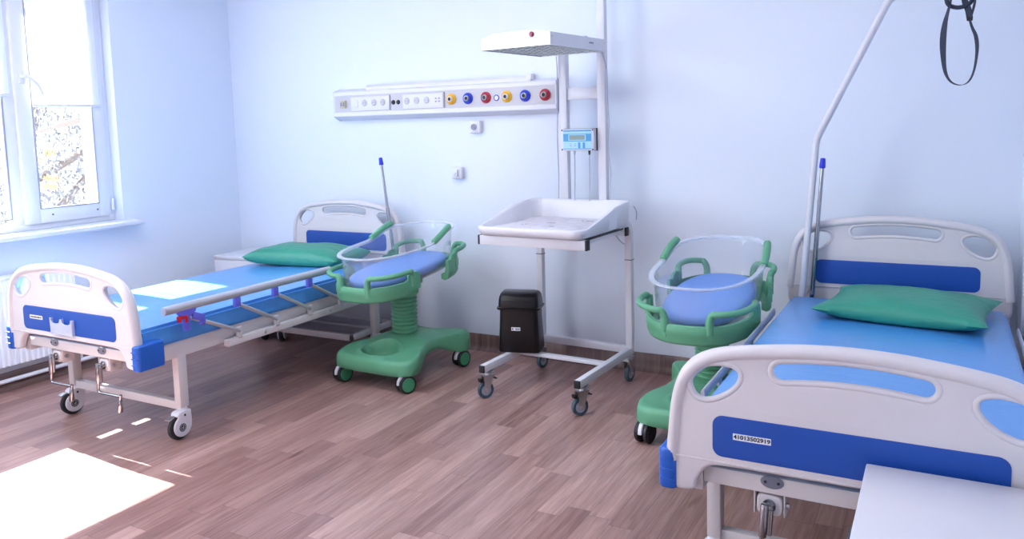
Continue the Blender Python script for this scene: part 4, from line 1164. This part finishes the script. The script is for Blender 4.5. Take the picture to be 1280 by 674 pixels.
# ------------------------------------------------------------------ nightstands
def nightstand(label, loc):
    t = thing('nightstand', label, 'nightstand', loc, 0, 'white bedside cabinets')
    w, d, h = .46, .42, .585
    MB().span(-w / 2 + .006, w / 2 - .006, -d / 2 + .012, d / 2 - .006, .075, h, .004).build('cabinet_body', M['white'], t)
    MB().span(-w / 2, w / 2, -d / 2, d / 2, h + .001, h + .020, .004).build('cabinet_top', M['white'], t)
    MB().span(-w / 2 + .012, w / 2 - .012, -d / 2 - .006, -d / 2 + .012, h - .135, h - .010, .004).build('drawer', M['white'], t)
    dr = MB().span(-w / 2 + .012, w / 2 - .012, -d / 2 - .006, -d / 2 + .012, .09, h - .145, .004).build('door', M['white'], t)
    MB().tube(fillet([(.14, -d / 2 - .005, .36), (.14, -d / 2 - .03, .36), (.14, -d / 2 - .03, .26), (.14, -d / 2 - .005, .26)], .012, 4), .005, 10).build('door_handle', M['chrome'], dr)
    for s in (-1, 1):
        tr_ = MB().tube(fillet([(s * w / 2 - s * .006, -.13, h - .12), (s * (w / 2 + .024), -.13, h - .12), (s * (w / 2 + .024), .13, h - .12), (s * w / 2 - s * .006, .13, h - .12)], .03, 6), .0065, 12).build('towel_rail', M['chrome'], t)
    for sx in (-1, 1):
        for sy in (-1, 1):
            c = MB(); c.cyl((sx * .18 - .012, sy * .15, .0275), (sx * .18 + .012, sy * .15, .0275), .0275, bev=.004); c.cyl((sx * .18, sy * .15, .04), (sx * .18, sy * .15, .08), .014); c.span(sx * .18 - .02, sx * .18 + .02, sy * .15 - .02, sy * .15 + .02, .055, .078, .004)
            c.build('caster', M['rubber'], t)
    return t
nightstand('white bedside cabinet behind the window bed, in the corner', (-4.475, 4.245, 0))
nightstand('white bedside cabinet in front of the right foreground bed footboard', (.072, 1.958, 0))

# ------------------------------------------------------------------ outside: ground and tree
gm = mat('pale_paving', rgb(150, 150, 148), .9, vscale=1.5, vary=.2)
struct(MB().span(-40, XO - .02, -25, 40, -3.3, -3.2, 0).build('ground_outside', gm))
tr_ = thing('garden_tree', 'leafy tree with orange blossom seen outside through the window', 'tree', (-9.6, 5.6, -3.2))
tk = MB(); tk.tube(catmull([(0, 0, 0), (.1, .05, 1.6), (-.05, .1, 3.0), (.15, -.1, 4.6), (.1, .1, 6.2)], 5, False), .16, 12, rs=[1 - .03 * i for i in range(21)])
tk.build('trunk', M['bark'], tr_)
rnd = random.Random(8)
for pts in ([(-.0, .1, 3.6), (.6, .5, 4.35), (1.0, 1.2, 4.9), (1.2, 2.0, 5.2)], [(.1, 0, 4.3), (.7, -.5, 4.75), (1.0, -1.3, 4.95), (1.0, -2.2, 5.0)], [(.0, .1, 4.2), (1.2, .3, 4.75), (1.9, -.44, 4.88), (1.9, -1.1, 4.72)], [(.1, 0, 4.6), (-.6, .6, 5.4), (-1.1, 1.0, 6.0)]):
    MB().tube(catmull(pts, 5, False), .05, 8, rs=[1 - .045 * i for i in range(16)] if len(pts) == 4 else [1 - .06 * i for i in range(11)]).build('branch', M['bark'], tr_)
def leaves(n, centre, rad, size, seed):
    r = random.Random(seed); bb = MB()
    for i in range(n):
        while True:
            p = Vector((r.uniform(-1, 1), r.uniform(-1, 1), r.uniform(-1, 1)))
            if p.length < 1: break
        p = Vector(centre) + Vector((p.x * rad[0], p.y * rad[1], p.z * rad[2]))
        e = Euler((r.uniform(0, 6.3), r.uniform(0, 6.3), r.uniform(0, 6.3))).to_matrix(); s = size * r.uniform(.6, 1.3)
        vs = [bb.bm.verts.new(p + e @ Vector(q)) for q in ((-s, 0, 0), (-.3 * s, .34 * s, .1 * s), (.4 * s, .28 * s, .08 * s), (s, 0, -.1 * s), (.4 * s, -.28 * s, .08 * s), (-.3 * s, -.34 * s, .1 * s))]
        bb.bm.faces.new(vs)
    return bb
leaves(30000, (.3, .1, 4.4), (1.6, 2.9, 2.3), .034, 2).build('foliage', M['leaf'], tr_)
for i, (x, y, z) in enumerate(((2.05, -.98, 4.59), (2.05, -.92, 4.56), (2.05, -1.06, 4.49), (2.05, -.97, 4.53), (2.05, -.97, 4.31), (2.05, -.92, 4.30), (2.05, -1.01, 4.24), (2.05, -.94, 4.22))):
    leaves(40, (x - .06, y, z), (.05, .035, .032), .022, 20 + i).build('blossom', M['orangeleaf'], tr_)

# ------------------------------------------------------------------ light
sd = bpy.data.lights.new('sun', 'SUN'); sd.energy = 22.0; sd.angle = math.radians(.6); sd.color = (1.0, .96, .9)
so = bpy.data.objects.new('sun', sd); COL.objects.link(so)
so.rotation_euler = Vector((1, -.095, -.833)).to_track_quat('-Z', 'Y').to_euler()
so.location = (-12, 5, 9)
w = bpy.data.worlds.new('sky'); S.world = w; w.use_nodes = True
k = w.node_tree; bg = k.nodes['Background']
tc = k.nodes.new('ShaderNodeTexCoord'); sp = k.nodes.new('ShaderNodeSeparateXYZ'); cr = k.nodes.new('ShaderNodeValToRGB')
k.links.new(tc.outputs['Generated'], sp.inputs[0]); k.links.new(sp.outputs[2], cr.inputs[0])
cr.color_ramp.elements[0].position = .0; cr.color_ramp.elements[0].color = (1.0, 1.0, 1.0, 1)
cr.color_ramp.elements[1].position = .7; cr.color_ramp.elements[1].color = (.86, .93, 1.0, 1)
k.links.new(cr.outputs[0], bg.inputs['Color']); bg.inputs['Strength'].default_value = 1.6
def area(name, loc, d, sx, sy, power, col, portal=False):
    a = bpy.data.lights.new(name, 'AREA'); a.shape = 'RECTANGLE'; a.size = sx; a.size_y = sy; a.energy = power; a.color = col
    a.cycles.is_portal = portal
    o = bpy.data.objects.new(name, a); COL.objects.link(o); o.location = loc; o.rotation_euler = Vector(d).to_track_quat('-Z', 'Y').to_euler()
    return o
y0, y1 = OPEN[0]; area('window_portal', (XO - .01, (y0 + y1) / 2, (WZ0 + WZ1) / 2), (1, 0, 0), WZ1 - WZ0, y1 - y0, 1, (1, 1, 1), True)
y0, y1 = OPEN[1]; area('window_fill', (XO + .1, (y0 + y1) / 2, (WZ0 + WZ1) / 2), (1, 0, 0), WZ1 - WZ0, y1 - y0, 34, (.88, .94, 1.0))  # area light added behind the unseen opening to brighten the room
for x, y, e in ((-3.3, 2.3, 6), (-1.7, 2.7, 7), (-3.6, .5, 11)): area('ceiling_fill', (x, y, ZC - .02), (0, 0, -1), .6, .6, e, (.93, .965, 1.0))  # fill lights added under the ceiling, no fixtures known there

# ------------------------------------------------------------------ camera
yaw, pitch, roll = (math.radians(v) for v in (-28.56, -5.79, -1.57))
F, CY = 995.5, 257.0
cyw, syw, cp, spi, crr, srr = math.cos(yaw), math.sin(yaw), math.cos(pitch), math.sin(pitch), math.cos(roll), math.sin(roll)
fwd = Vector((syw * cp, cyw * cp, spi)); right = Vector((cyw, -syw, 0)); up = right.cross(fwd)
r_ = right * crr + up * srr; u_ = up * crr - right * srr
cd = bpy.data.cameras.new('camera'); cam = bpy.data.objects.new('camera', cd); COL.objects.link(cam)
cam.matrix_world = Matrix(((r_.x, u_.x, -fwd.x, 0), (r_.y, u_.y, -fwd.y, 0), (r_.z, u_.z, -fwd.z, 1.5), (0, 0, 0, 1)))
cd.sensor_fit = 'HORIZONTAL'; cd.sensor_width = 36; cd.lens = 36 * F / 1280; cd.shift_y = -(337 - CY) / 1280; cd.clip_start = .02
S.camera = cam

S.view_settings.view_transform = 'Standard'; S.view_settings.look = 'None'
S.view_settings.exposure = 1.49; S.view_settings.gamma = 1.0; S.view_settings.use_curve_mapping = False
S.cycles.max_bounces = 10; S.cycles.diffuse_bounces = 7; S.cycles.transparent_max_bounces = 24
S.cycles.use_denoising = True; S.cycles.caustics_reflective = False; S.cycles.caustics_refractive = False
S.cycles.sample_clamp_indirect = 8
